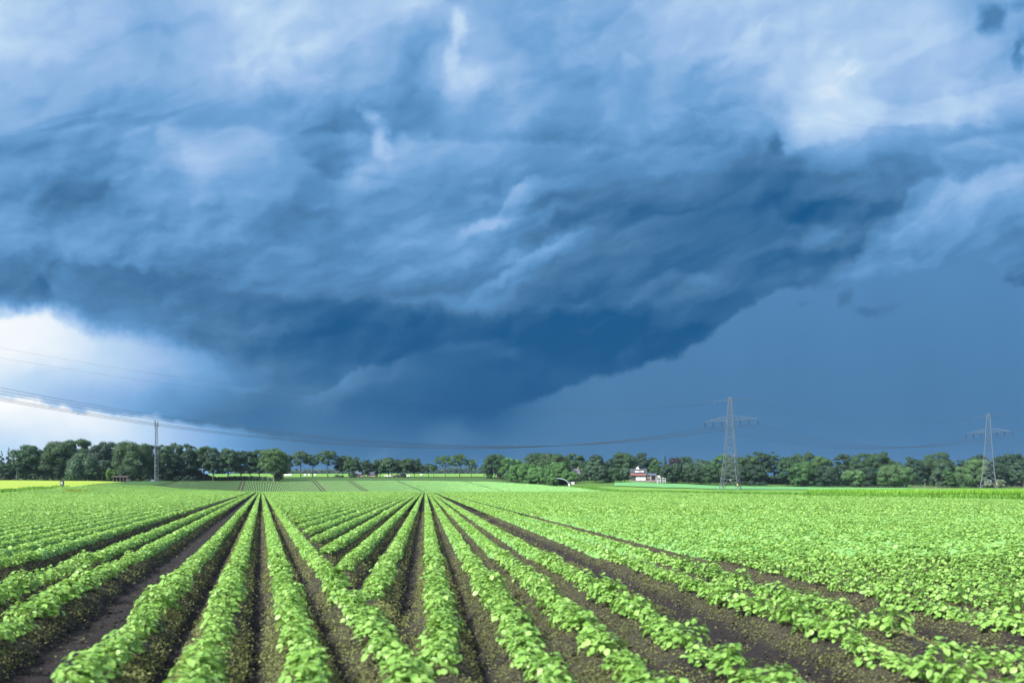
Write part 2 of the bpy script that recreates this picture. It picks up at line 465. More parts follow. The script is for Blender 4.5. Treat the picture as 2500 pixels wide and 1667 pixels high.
def foliage(name, lo, mid, hi, trans=0.3, rough=0.55, tint=None):
    """Leaves: the colour differs from leaf to leaf (face attribute var) and a little in drifts over the plant."""
    m, g, b, out = material(name)
    at = g.new('ShaderNodeAttribute', attribute_name="var")
    geo = g.new('ShaderNodeNewGeometry')
    f, _ = g.noise(geo.outputs['Position'], 0.35, 3.0)
    oi0 = g.new('ShaderNodeObjectInfo')
    v = g.m('ADD', at.outputs['Fac'], g.m('MULTIPLY', g.m('SUBTRACT', f, 0.5), 0.5))
    v = g.m('ADD', v, g.m('MULTIPLY', g.m('SUBTRACT', oi0.outputs['Random'], 0.5), 0.22), clamp=True)
    col = g.ramp(v, [(0.0, lo), (0.5, mid), (1.0, hi)])
    if tint:
        oi = g.new('ShaderNodeObjectInfo')
        col = g.mixc(g.m('MULTIPLY', oi.outputs['Random'], 0.55), col, tint + (1,))
    g.put(b.inputs['Base Color'], col)
    b.inputs['Roughness'].default_value = rough
    b.inputs['Specular IOR Level'].default_value = 0.3
    if trans:
        tr = g.new('ShaderNodeBsdfTranslucent')
        g.put(tr.inputs[0], g.mixc(0.5, col, (hi[0] * 1.2, hi[1] * 1.2, hi[2] * 0.7, 1)))
        mx = g.new('ShaderNodeMixShader')
        mx.inputs[0].default_value = trans
        g.put(mx.inputs[1], b.outputs[0]); g.put(mx.inputs[2], tr.outputs[0])
        g.put(out.inputs[0], mx.outputs[0])
    return m


# ------------------------------------------------------------------ lie of the land
TY = [0, 100, 200, 300, 345, 360, 395, 430, 480, 520, 600, 1000, 1700]
TZ = [  # px column, heights at those depths
    (-600, [0, 0, .3, 2.8, 4.0, 4.4, 5.2, 5.6, 6.3, 7, 8, 16, 28]),
    (0,    [0, 0, .3, 2.8, 4.0, 4.4, 5.2, 5.6, 6.3, 7, 8, 16, 28]),
    (200,  [0, 0, .1, 2.4, 3.9, 4.3, 4.9, 5.5, 6.3, 7, 8, 16, 28]),
    (350,  [0, 0, 0, 1.2, 2.6, 3.2, 4.2, 5.0, 6.2, 7, 8.5, 17, 28]),
    (480,  [0, 0, 0, .3, .9, 1.3, 3.2, 4.9, 6.6, 7.5, 9, 17.5, 28.5]),
    (640,  [0, 0, 0, 0, 0, -.1, 2.3, 4.7, 7.0, 8.0, 9.4, 18, 29]),
    (1000, [0, 0, 0, 0, 0, -.1, 2.4, 5.0, 7.2, 8.2, 9.6, 18, 29]),
    (1180, [0, 0, 0, 0, 0, 0, 2.2, 4.6, 6.8, 8.2, 9.4, 18, 29]),
    (1300, [0, 0, 0, 0, .1, .3, 1.6, 3.4, 5.5, 7.0, 8.8, 17, 29]),
    (1400, [0, 0, 0, 0, .1, .3, 1.3, 2.5, 4.6, 6.2, 8.0, 16, 28]),
    (1500, [0, 0, 0, .1, .2, .4, 1.2, 2.6, 5.2, 6.9, 8.5, 16, 28]),
    (1640, [0, 0, .1, .3, .5, .6, .9, 1.8, 4.0, 5.6, 7.4, 15, 27]),
    (1782, [0, 0, .1, .3, .5, .6, .7, .9, 2.75, 4.6, 6.8, 14, 26]),
    (2100, [0, 0, .1, .3, .5, .55, .65, .85, 1.9, 2.9, 4.2, 13, 25]),
    (2415, [0, 0, .1, .3, .5, .55, .6, .75, 1.0, 1.2, 2.9, 12, 24]),
    (3100, [0, 0, .1, .3, .5, .55, .6, .75, 1.0, 1.2, 2.9, 12, 24]),
]
_PX = np.array([c for c, _ in TZ], float)
_TYN = np.array(TY, float)
_TZN = np.array([z for _, z in TZ], float)


def terrain(X, Y):
    X = np.asarray(X, float); Y = np.asarray(Y, float)
    px = CX + F * X / np.maximum(Y, 1.0)
    i = np.clip(np.searchsorted(_PX, px) - 1, 0, len(_PX) - 2)
    t = np.clip((px - _PX[i]) / (_PX[i + 1] - _PX[i]), 0, 1)
    t = t * t * (3 - 2 * t)
    j = np.clip(np.searchsorted(_TYN, Y) - 1, 0, len(TY) - 2)
    s = np.clip((Y - _TYN[j]) / (_TYN[j + 1] - _TYN[j]), 0, 1)
    za = _TZN[i, j] * (1 - s) + _TZN[i, j + 1] * s
    zb = _TZN[i + 1, j] * (1 - s) + _TZN[i + 1, j + 1] * s
    return za * (1 - t) + zb * t


def tz(X, Y): return float(terrain(X, Y))


def wx(px, Y): return (px - CX) / F * Y


def wz(py, Y): return EYE + (HZ - py) / F * Y


def fbm2(x, y, seed=0, octaves=3):
    """Cheap smooth 2-D value noise for numpy arrays, about -1..1."""
    out = np.zeros(np.broadcast(x, y).shape)
    amp, tot = 1.0, 0.0
    for o in range(octaves):
        xi, yi = np.floor(x), np.floor(y)
        fx, fy = x - xi, y - yi
        fx = fx * fx * (3 - 2 * fx); fy = fy * fy * (3 - 2 * fy)
        h = lambda a, b: ((np.sin(a * 127.1 + b * 311.7 + seed * 74.7 + o * 19.3) * 43758.5453) % 1.0)
        v = (h(xi, yi) * (1 - fx) + h(xi + 1, yi) * fx) * (1 - fy) + (h(xi, yi + 1) * (1 - fx) + h(xi + 1, yi + 1) * fx) * fy
        out += amp * (v * 2 - 1); tot += amp
        amp *= 0.5; x = x * 2.03 + 5.2; y = y * 2.03 + 1.7
    return out / tot


def grid_faces(nr, nc, keep=None):
    i = np.arange(nr - 1)[:, None] * nc + np.arange(nc - 1)[None, :]
    q = np.stack([i, i + 1, i + nc + 1, i + nc], -1).reshape(-1, 4)
    return q if keep is None else q[keep.ravel()]


def grass_mat(name, a, b_, c, scale=0.05, fine=1.2):
    m, g, b, out = material(name)
    geo = g.new('ShaderNodeNewGeometry')
    f1, _ = g.noise(geo.outputs['Position'], scale, 4.0, 0.55)
    f2, _ = g.noise(geo.outputs['Position'], fine, 5.0, 0.65)
    col = g.mixc(g.rng(f1, 0.35, 0.65), a + (1,), b_ + (1,))
    col = g.mixc(g.rng(f2, 0.42, 0.72), col, c + (1,))
    g.put(b.inputs['Base Color'], col)
    b.inputs['Roughness'].default_value = 0.9
    b.inputs['Specular IOR Level'].default_value = 0.15
    bp = g.new('ShaderNodeBump')
    bp.inputs['Strength'].default_value = 0.6
    bp.inputs['Distance'].default_value = 0.3
    g.put(bp.inputs['Height'], f2)
    g.put(b.inputs['Normal'], bp.outputs[0])
    return m


M_GRASS = grass_mat("meadow grass", (.045, .115, .022), (.07, .15, .03), (.06, .095, .022))
M_BANK = grass_mat("rough bank grass", (.026, .07, .02), (.035, .085, .022), (.05, .07, .02))
M_YELLOW = grass_mat("ripening field", (.17, .27, .035), (.205, .275, .04), (.19, .24, .036), 0.03, 0.8)
M_LUSH = grass_mat("lush meadow", (.085, .20, .032), (.11, .225, .036), (.10, .18, .034), 0.03, 1.0)
M_FARCROP = grass_mat("distant crop", (.09, .25, .095), (.105, .27, .10), (.055, .17, .06), 0.08, 2.4)
M_PALE = grass_mat("pale sandy grass", (.075, .10, .05), (.10, .11, .055), (.06, .075, .03), 0.1, 0.8)


def build_ground():
    ys = np.concatenate([np.linspace(-120, 4, 10), np.geomspace(8, 2200, 90)])
    s = np.linspace(-1, 1, 121)
    half = np.where(ys < 4, 120, 90 + np.maximum(ys, 0) * 1.15)
    X = s[None, :] * half[:, None]
    Y = np.repeat(ys[:, None], len(s), 1)
    Z = terrain(X, Y) - np.where(Y < 440, 0.16, 0.0)
    o = mesh_np("ground", np.stack([X, Y, Z], -1).reshape(-1, 3), grid_faces(len(ys), len(s)), M_GRASS, smooth=True)
    note(o, kind="structure")


def patch(name, x_of, y0, y1, mat, lift, nx=40, ny=24, kind="structure"):
    """A field laid over the ground: x_of(Y) gives its left and right edge at depth Y."""
    ys = np.linspace(y0, y1, ny)
    V = []
    for y in ys:
        a, b = x_of(y)
        xs = np.linspace(a, b, nx)
        V.append(np.stack([xs, np.full(nx, y), terrain(xs, np.full(nx, y)) + lift], -1))
    o = mesh_np(name, np.concatenate(V), grid_faces(ny, nx), mat, smooth=True)
    return note(o, kind=kind)


DL, DR = -0.283, -0.098            # run of the two sets of crop rows (m sideways per m ahead)
EDGE_L, EDGE_R = -60.0, 70.0       # field edges, measured across the rows
build_ground()
patch("yellow_field", lambda y: (-0.80 * y - 20, DL * y + EDGE_L - 1.5), 150, 404, M_YELLOW, 0.05)
patch("lush_meadow", lambda y: (DR * y + EDGE_R + 5, 0.9 * y + 10), 60, 428, M_LUSH, 0.02, 60, 40)
patch("distant_crop", lambda y: (wx(1500, y), 0.9 * y + 10), 430, 478, M_FARCROP, 0.30, 60, 12)
patch("far_meadow", lambda y: (wx(430, y), wx(1290, y)), 522, 1000, M_LUSH, 0.30, 40, 12)
patch("grass_bank", lambda y: (wx(300, y), wx(1300, y)), 436, 520, M_BANK, 0.12, 60, 10)
patch("sandy_slope", lambda y: (wx(2225, y), wx(2330, y)), 480, 545, M_PALE, 0.15, 14, 8)

# ------------------------------------------------------------------ the crop field
H = 1.31                                                   # eye height over the plant tops
L_SLOPES = [.79, .25, -.32, -.905, -1.875, -2.475, -3.49]
L_SLOPES += [L_SLOPES[-1] - .571 * (i + 1) for i in range(72)]
R_SLOPES = [-.5, .12, .65, 1.16, 1.74, 2.84, 3.43, 4.42]
R_SLOPES += [4.42 + .571 * (i + 1) for i in range(85)]
R_LEFT = [-1.06 - .571 * i for i in range(90)]
ROW_L = [s * H for s in L_SLOPES if s * H > EDGE_L]
ROW_R = [s * H for s in R_SLOPES if s * H < EDGE_R] + [s * H for s in R_LEFT]
BOUND = .79 * H + .33                                      # the right rows stop short of the outermost left row
CREST = 346.0


def row_x(c, Y, d): return d * Y + c


def inside_right(c, Y, pad=0.0):
    return row_x(c, Y, DR) - DL * Y > BOUND + pad


def in_view(X, Y, pad=3.0): return np.abs(X) < 0.60 * np.maximum(Y, 0) + pad


def soil_material():
    m, g, b, out = material("field soil")
    geo = g.new('ShaderNodeNewGeometry')
    P = geo.outputs['Position']
    f1, _ = g.noise(P, 1.1, 5.0, 0.6)
    f2, _ = g.noise(P, 16.0, 6.0, 0.7)
    f3, _ = g.noise(P, 75.0, 3.0, 0.6)
    dark, brown, litter = (.0095, .0080, .0105, 1), (.019, .0155, .017, 1), (.125, .125, .060, 1)
    sp = g.new('ShaderNodeSeparateXYZ'); g.put(sp.inputs[0], P)
    high = g.rng(sp.outputs[2], 0.03, 0.13)                # dried weeds lie on the flanks of the ridges
    col = g.mixc(g.rng(f2, 0.35, 0.68), dark, brown)
    col = g.mixc(g.m('MULTIPLY', g.m('MULTIPLY', g.rng(f3, 0.48, 0.60), g.rng(f1, 0.30, 0.55)), g.m('ADD', g.m('MULTIPLY', high, 0.62), 0.04)), col, litter)
    g.put(b.inputs['Base Color'], col)
    b.inputs['Roughness'].default_value = 0.92
    b.inputs['Specular IOR Level'].default_value = 0.2
    bp = g.new('ShaderNodeBump')
    bp.inputs['Strength'].default_value = 0.8
    bp.inputs['Distance'].default_value = 0.04
    g.put(bp.inputs['Height'], g.m('ADD', f2, g.m('MULTIPLY', f3, 0.4)))
    g.put(b.inputs['Normal'], bp.outputs[0])
    return m


M_SOIL = soil_material()
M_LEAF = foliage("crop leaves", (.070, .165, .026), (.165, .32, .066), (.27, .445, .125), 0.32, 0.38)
M_FARLEAF = foliage("crop canopy", (.055, .150, .036), (.112, .245, .070), (.165, .325, .105), 0.0, 0.7)


def ridge_profile(c, rows):
    r = np.sort(np.asarray(rows))
    i = np.clip(np.searchsorted(r, c), 1, len(r) - 1)
    d = np.minimum(np.abs(c - r[i - 1]), np.abs(c - r[i]))
    return 0.22 * np.clip(1 - (d / 0.36) ** 2, 0, 1)


def soil_sheet(name, rows, d, c0, c1, right):
    cs = np.arange(c0, c1, 0.065)
    ys = np.concatenate([np.linspace(-3, 3.0, 30), np.geomspace(3.1, 48, 300)])
    Y = np.repeat(ys[:, None], len(cs), 1)
    C = np.repeat(cs[None, :], len(ys), 0)
    X = d * Y + C
    Z = ridge_profile(C, rows)
    Z += 0.035 * fbm2(X * 3.1, Y * 3.1, 1) + 0.022 * fbm2(X * 11, Y * 11, 2, 2)
    keep = in_view(X, Y, 4.0)
    if right:
        keep &= inside_right(C, Y, -0.45)
    k = keep[:-1, :-1] & keep[1:, 1:]
    V = np.stack([X, Y, Z], -1).reshape(-1, 3)
    q = grid_faces(len(ys), len(cs), k)
    used = np.unique(q)
    remap = np.zeros(len(V), np.int64); remap[used] = np.arange(len(used))
    o = mesh_np(name, V[used], remap[q], M_SOIL, smooth=True)
    return note(o, kind="structure")


soil_sheet("soil_ridges", ROW_L, DL, -22, BOUND + .04, False)
soil_sheet("soil_ridges", ROW_R, DR, -24, 40, True)
patch("field_soil", lambda y: (max(DL * y + EDGE_L - .6, -.62 * y - 5), min(DR * y + EDGE_R + .8, .62 * y + 5)), 47, CREST + 1, M_SOIL, -.02, 90, 90)
patch("field_soil", lambda y: (DL * y + EDGE_L - .6, wx(1365 + (430 - y) * 2.1, y) + .4), CREST + 1, 434.5, M_SOIL, 0.0, 90, 30)


def spots(c, d, y0, y1, step, right=False, jitter=0.35):
    """Places along one row, nearest first."""
    out = []
    y = y0 + RND.random() * step
    while y < y1:
        yy = y + (RND.random() - .5) * step * jitter
        x = d * yy + c
        if abs(x) < .60 * yy + 2.4 and (not right or inside_right(c, yy)):
            out.append((x, yy))
        y += step
    return out


def rot_frames(nrm, spin):
    """Unit frames (n,3,3) whose third column is nrm, turned about it by spin."""
    n = nrm / np.linalg.norm(nrm, axis=1, keepdims=True)
    a = np.where(np.abs(n[:, 2:3]) < .9, np.array([[0, 0, 1.]]), np.array([[1., 0, 0]]))
    t = np.cross(a, n); t /= np.linalg.norm(t, axis=1, keepdims=True)
    b = np.cross(n, t)
    c, s = np.cos(spin)[:, None], np.sin(spin)[:, None]
    return np.stack([t * c + b * s, -t * s + b * c, n], -1)


LEAF_T = np.array([[0, 0, 0], [-.30, .26, .07], [.30, .26, .07], [0, .34, -.02], [-.36, .60, .02], [.36, .60, .02],
                   [0, .68, -.07], [0, 1.0, -.20], [-.20, .86, -.09], [.20, .86, -.09]])
LEAF_F4 = np.array([[0, 3, 3, 1], [1, 3, 6, 4], [3, 2, 5, 6], [4, 6, 7, 8], [6, 5, 9, 7]])
LEAF_F4 = np.array([[1, 3, 6, 4], [3, 2, 5, 6], [4, 6, 7, 8], [6, 5, 9, 7]])
LEAF_F3 = np.array([[0, 3, 1], [0, 2, 3]])
FOLD_T = np.array([[-.38, .35, .05], [0, 0, 0], [.38, .35, .05], [-.24, .85, -.05], [0, .98, -.16], [.24, .85, -.05]])
FOLD_F = np.array([[1, 4, 3, 0], [1, 2, 5, 4]])
QUAD_T = np.array([[-.42, 0.08, 0], [.42, 0.08, 0], [.34, .92, -.06], [-.34, .92, -.06]])
QUAD_F = np.array([[0, 1, 2, 3]])


def scatter(T, pos, R, size):
    return (pos[:, None, :] + size[:, None, None] * np.einsum('nij,kj->nki', R, T)).reshape(-1, 3)


def stack_faces(Fm, n, k):
    return (np.arange(n)[:, None, None] * k + Fm[None]).reshape(-1, Fm.shape[1])


def dome_leaves(n, rad, h, rng, small, big):
    """Leaf bases, normals and sizes over one bushy plant."""
    th = rng.random(n) * 2 * np.pi
    u = rng.random(n)
    el = np.arcsin(u ** .8)
    shell = .72 + .33 * rng.random(n)
    p = np.stack([np.cos(th) * np.cos(el) * rad * shell, np.sin(th) * np.cos(el) * rad * shell, .04 + np.sin(el) * h * shell], -1)
    out = np.stack([np.cos(th) * np.cos(el), np.sin(th) * np.cos(el), np.sin(el)], -1)
    nrm = out * .55 + np.array([0, 0, .85]) + rng.normal(0, .33, (n, 3))
    size = small + (big - small) * rng.random(n) ** 1.2
    # blades point outward and hang a little
    spin = np.zeros(n)
    R = rot_frames(nrm, spin)
    want = out + np.array([0, 0, -.25]) + rng.normal(0, .45, (n, 3))
    cs = np.einsum('ni,ni->n', R[:, :, 1], want); sn = np.einsum('ni,ni->n', R[:, :, 0], want)
    spin = -np.arctan2(sn, cs)
    R = rot_frames(nrm, spin)
    return p, R, size


def plant_mesh(seed):
    rng = np.random.default_rng(seed)
    n = int(84 + rng.integers(-18, 24))
    p, R, size = dome_leaves(n, .150, .15 + .06 * rng.random(), rng, .035, .074)
    p[:, 2] += .02 * rng.random()
    V = scatter(LEAF_T, p - R[:, :, 1] * size[:, None] * .35, R, size)
    q = stack_faces(LEAF_F4, n, 10); t = stack_faces(LEAF_F3, n, 10)
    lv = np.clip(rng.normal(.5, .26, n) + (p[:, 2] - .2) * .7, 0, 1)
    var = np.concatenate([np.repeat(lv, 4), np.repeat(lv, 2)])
    # stems
    SV, SF, nv = [], [], len(V)
    for k in range(5):
        a = k * 1.26 + rng.random()
        top = np.array([math.cos(a) * .10, math.sin(a) * .10, .14])
        for j, (pt, r) in enumerate(((np.zeros(3), .008), (top, .004))):
            for i in range(4):
                SV.append(pt + r * np.array([math.cos(i * math.pi / 2), math.sin(i * math.pi / 2), 0]))
        b0 = nv + k * 8
        SF += [[b0 + i, b0 + (i + 1) % 4, b0 + 4 + (i + 1) % 4, b0 + 4 + i] for i in range(4)]
    V = np.concatenate([V, np.array(SV)])
    var = np.concatenate([var[:4 * n], np.full(len(SF), .2), var[4 * n:]])
    q = np.concatenate([q, np.array(SF)])
    return V, q, t, var


PLANTS = [plant_mesh(100 + i) for i in range(9)]


def plant_object_mesh(i):
    V, q, t, var = PLANTS[i]
    return mesh_np(None, V, [q, t], M_LEAF, var, True) if False else _plain_mesh("crop_plant", V, [q, t], M_LEAF, var)


def _plain_mesh(name, V, faces, mat, var):
    o = mesh_np(name, V, faces, mat, var, True)
    me = o.data
    bpy.data.objects.remove(o)
    return me


def build_crop():
    near_end, mid_end = 17.0, 44.0
    cand = []
    names = {}
    order = ["first", "second", "third", "fourth", "fifth", "sixth", "seventh", "eighth", "ninth", "tenth"]
    for k, c in enumerate(ROW_L):
        for x, y in spots(c, DL, 3.6, near_end, .29):
            cand.append((y, x, ('L', k)))
    for k, c in enumerate(ROW_R):
        for x, y in spots(c, DR, 3.6, near_end, .29, True):
            if k == 0 and y < 11.0: continue
            if k == 6 and 7.6 < y < 8.4: continue
            cand.append((y, x, ('R', k)))
    cand.sort()
    vis = [q for q in cand if q[0] > 5.2 and abs(q[1]) < .585 * q[0]]
    hero = set(id(q) for q in vis[:300])
    where = {('L', 0): "in the boundary row other rows run up against", ('L', 1): "in the row just left of the boundary row",
             ('L', 2): "in the second row left of the boundary row", ('L', 3): "in the row right of the bare left track",
             ('L', 4): "in the row left of the bare left track", ('L', 5): "in the second row left of the bare left track",
             ('R', 0): "in the row that breaks off at a weedy mound", ('R', 1): "in the straight row at the middle foreground",
             ('R', 2): "in the next row right of the straight middle row", ('R', 3): "in the second row right of the straight middle row",
             ('R', 4): "in the row left of the right track", ('R', 5): "in the row right of the right track",
             ('R', 6): "in the gappy row before the yellow weed strip", ('R', 7): "in the first row beyond the yellow weed strip"}
    meshes = [plant_object_mesh(i) for i in range(len(PLANTS))]
    protos = {}
    AV, AQ, AT, AW, AW3, nv = [], [], [], [], [], 0
    for q in cand:
        y, x, key = q
        i = RND.randrange(len(PLANTS))
        s = RND.uniform(.76, 1.24)
        x += RND.uniform(-.045, .045)
        a = RND.uniform(0, 6.283)
        lift = .17 + RND.uniform(-.025, .025)
        if id(q) in hero:
            o = bpy.data.objects.new("crop_plant", meshes[i]) if i not in protos else protos[i].copy()
            protos.setdefault(i, o)
            COL.objects.link(o)
            o.location = (x, y, lift); o.rotation_euler = (RND.uniform(-.2, .2), RND.uniform(-.2, .2), a)
            o.scale = (s * RND.uniform(.95, 1.15), s * 1.04, s * RND.uniform(.85, 1.3))
            if key in where:
                lab = "light green bushy crop plant " + where[key]
            elif key[0] == 'L':
                lab = "light green bushy crop plant in the dense rows far left"
            elif key[1] > 7 and key[1] < 60:
                lab = "light green bushy crop plant in the dense rows at right"
            else:
                lab = "light green bushy crop plant in the slanting rows behind the boundary row"
            note(o, lab, "plant", "crop plants " + lab.split("plant ", 1)[1])
        else:
            V, qf, tf, var = PLANTS[i]
            ca, sa = math.cos(a) * s, math.sin(a) * s
            W = np.stack([V[:, 0] * ca - V[:, 1] * sa + x, V[:, 0] * sa + V[:, 1] * ca + y, V[:, 2] * s + lift], -1)
            AV.append(W); AQ.append(qf + nv); AT.append(tf + nv); nv += len(V)
            dv = RND.gauss(0, .09)
            AW.append(np.clip(var[:len(qf)] + dv, 0, 1)); AW3.append(np.clip(var[len(qf):] + dv, 0, 1))
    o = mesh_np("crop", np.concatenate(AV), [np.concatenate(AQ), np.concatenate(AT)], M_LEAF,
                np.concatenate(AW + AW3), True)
    note(o, kind="stuff")

    # further rows: folded leaves, then simple blades
    def band(y0, y1, per_m, T, Fm, s0, s1, name):
        P, D = [], []
        for rows, d, right in ((ROW_L, DL, False), (ROW_R, DR, True)):
            for c in rows:
                n = int((y1 - y0) * per_m)
                y = np.sqrt(y0 ** 2 + (y1 ** 2 - y0 ** 2) * RNG.random(n * 1)) if False else y0 + (y1 - y0) * RNG.random(n)
                x = d * y + c
                k = in_view(x, y, 2.6)
                if right:
                    k &= inside_right(c, y, 0)
                k &= RNG.random(n) < (.78 + .30 * fbm2(y * 3.3, np.full(n, c * 7.7), 9, 1)) * np.clip((y0 * 1.25 / y) + .25, .35, 1)
                P.append(np.stack([x[k], y[k], terrain(x[k], y[k])], -1))
        P = np.concatenate(P)
        n = len(P)
        th = RNG.random(n) * 2 * np.pi
        u = RNG.random(n) ** .7
        el = np.arcsin(u)
        clump = 1 + .22 * fbm2(P[:, 0] * 2.6, P[:, 1] * 2.6, 4, 2)
        out = np.stack([np.cos(th) * np.cos(el), np.sin(th) * np.cos(el), np.sin(el)], -1)
        sh = .75 + .35 * RNG.random(n)
        P += out * np.stack([.16 * sh, .10 * sh, .19 * sh * clump], -1)
        P[:, 2] += .18
        size = s0 + (s1 - s0) * RNG.random(n)
        R = rot_frames(out * .5 + np.array([0, 0, .85]) + RNG.normal(0, .38, (n, 3)), RNG.random(n) * 6.283)
        V = scatter(T, P - R[:, :, 1] * size[:, None] * .4, R, size)
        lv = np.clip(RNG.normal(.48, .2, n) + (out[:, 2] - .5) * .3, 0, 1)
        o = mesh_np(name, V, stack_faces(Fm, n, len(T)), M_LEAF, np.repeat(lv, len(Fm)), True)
        note(o, kind="stuff")
        return n
    n1 = band(near_end, mid_end, 270, FOLD_T, FOLD_F, .058, .100, "crop")
    n2 = band(mid_end, 120, 105, QUAD_T, QUAD_F, .10, .165, "crop")
    n3 = band(120, CREST, 16, QUAD_T, QUAD_F, .18, .30, "crop")

    # closed canopy under the leaves; far away it is all one sees of a row
    prof = np.array([[-.16, .02], [-.12, .10], [-.06, .155], [.045, .16], [.11, .11], [.16, .02]])
    VV, QQ, nv = [], [], 0
    def strip(c, d, ys, xoff=None, right=False, grow=1.0):
        nonlocal nv
        x = d * ys + c
        k = in_view(x, ys, 4.0)
        if right:
            k &= inside_right(c, ys, .45)
        if k.sum() < 3: return
        ys, x = ys[k], x[k]
        m = len(ys)
        g = 1 + .16 * RNG.normal(0, 1, (m, 6)).clip(-1.6, 1.6)
        hh = np.clip((ys - ys[0]) / 1.2 + .05, 0, 1)[:, None] * (1 + .25 * fbm2(ys * 1.9, np.full(m, c * 3.1), 5, 2)[:, None])
        X = x[:, None] + prof[None, :, 0] * g * grow * np.clip((ys - ys[0]) / 1.2 + .15, 0, 1)[:, None]
        Z = terrain(x, ys)[:, None] + .155 + prof[None, :, 1] * hh * (1 + .12 * RNG.normal(0, 1, (m, 6)).clip(-1.5, 1.5))
        Y = np.repeat(ys[:, None], 6, 1) + .1 * RNG.normal(0, 1, (m, 6)) * np.diff(ys, append=ys[-1] + .3)[:, None]
        VV.append(np.stack([X, Y, Z], -1).reshape(-1, 3))
        QQ.append(grid_faces(m, 6) + nv)
        nv += m * 6
    ys = [17.0]
    while ys[-1] < CREST: ys.append(ys[-1] + max(.16, ys[-1] * .0042))
    ys = np.array(ys)
    for c in ROW_L: strip(c, DL, ys, grow=np.where(True, .95, 1))
    for c in ROW_R: strip(c, DR, ys, right=True)
    yf = np.arange(352, 434, 1.15)
    trams = (-41, -8.5, 26, 43, 67, 100, 135)
    c = EDGE_L + .4
    while c < 190:
        if min(abs(c - t) for t in trams) > .9 or min(abs(abs(c - t) - 0) for t in trams) < .38:
            yy = yf[DL * yf + c < wx(1365 + (430 - yf) * 2.1, yf)]
            if len(yy) > 4:
                strip(c, DL, yy + RND.random() * .4, grow=.84)
        c += .75
    V = np.concatenate(VV); Q = np.concatenate(QQ)
    var = np.clip(RNG.normal(.5, .22, len(Q)), 0, 1)
    o = mesh_np("crop_canopy", V, Q, M_FARLEAF, var, False)
    note(o, kind="stuff")
    print("crop", len(cand), n1, n2, n3, len(Q))


build_crop()


# ------------------------------------------------------------------ weeds between the rows
M_WEED = foliage("dry weeds", (.075, .088, .032), (.120, .142, .050), (.21, .235, .078), 0.22, 0.85)


def build_weeds():
    n = 1450000
    y = 3.8 + 55 * RNG.random(n) ** 1.9
    x = (RNG.random(n) * 2 - 1) * (.60 * y + 2.0)
    cl = x - DL * y
    left = cl < BOUND
    cr = x - DR * y
    rl, rr = np.sort(ROW_L), np.sort(ROW_R)
    def dist(c, r):
        i = np.clip(np.searchsorted(r, c), 1, len(r) - 1)
        lo, hi = c - r[i - 1], r[i] - c
        return np.minimum(lo, hi), hi + lo, lo < hi
    dl, gl, sl = dist(cl, rl)
    dr, gr, sr = dist(cr, rr)
    d = np.where(left, dl, dr); gap = np.where(left, gl, gr)
    c = np.where(left, cl, cr)
    patchy = fbm2(x * 1.3, y * .5, 21, 3)
    fine = fbm2(x * 4, y * 4, 22, 2)
    flank = np.clip(1 - np.abs(d - .24) / .16, 0, 1)
    prob = flank * (.62 + .7 * patchy + .4 * fine)
    prob = np.where(gap < .9, np.maximum(prob, .20 + .6 * patchy + .35 * fine) * np.where(d > .30, .18, 1), prob)
    # bare wheel tracks; the strip beyond the gappy row is full of yellow weeds
    mid = (~left) & (c > 3.43 * H + .45) & (c < 4.42 * H - .42)
    prob = np.where(mid, .85 + .3 * fine, prob)
    tr = (~left) & (c > 1.74 * H + .5) & (c < 2.84 * H - .45)
    prob = np.where(tr, np.clip(.16 + .9 * patchy + .5 * fine, 0, 1), prob)
    tl = left & (c > -1.875 * H + .42) & (c < -.905 * H - .36)
    prob = np.where(tl, .015, prob)
    mound = np.exp(-(((cr + .5 * H) / .45) ** 2)) * (y < 11.2) * (~left)
    prob = np.maximum(prob, mound * .95)
    k = RNG.random(n) < np.clip(prob, 0, 1)
    x, y, d = x[k], y[k], d[k]
    left, c, mid = left[k], c[k], mid[k] | (mound[k] > .3)
    m = len(x)
    z = np.where(left, ridge_profile(cl[k], ROW_L), ridge_profile(cr[k], ROW_R))
    K = 2
    P = np.repeat(np.stack([x, y, z + .012], -1), K, 0)
    P += RNG.normal(0, .022, P.shape) * np.array([1, 1, .35])
    nn = len(P)
    size = (.0065 + .011 * RNG.random(nn)) * np.repeat(1 + y * .035, K)
    R = rot_frames(np.array([[0, 0, 1.]]) + RNG.normal(0, .5, (nn, 3)), RNG.random(nn) * 6.283)
    V = scatter(QUAD_T, P, R, size)
    hue = .36 + .34 * fbm2(x * .6, y * .3, 31, 2) + np.where(mid, .26, 0) + np.where(left & (d < .26), .1, 0)
    var = np.clip(np.repeat(hue, K) + RNG.normal(0, .12, nn), 0, 1)
    o = mesh_np("weeds", V, stack_faces(QUAD_F, nn, 4), M_WEED, var)
    note(o, kind="stuff")
    print("weeds", nn)


build_weeds()


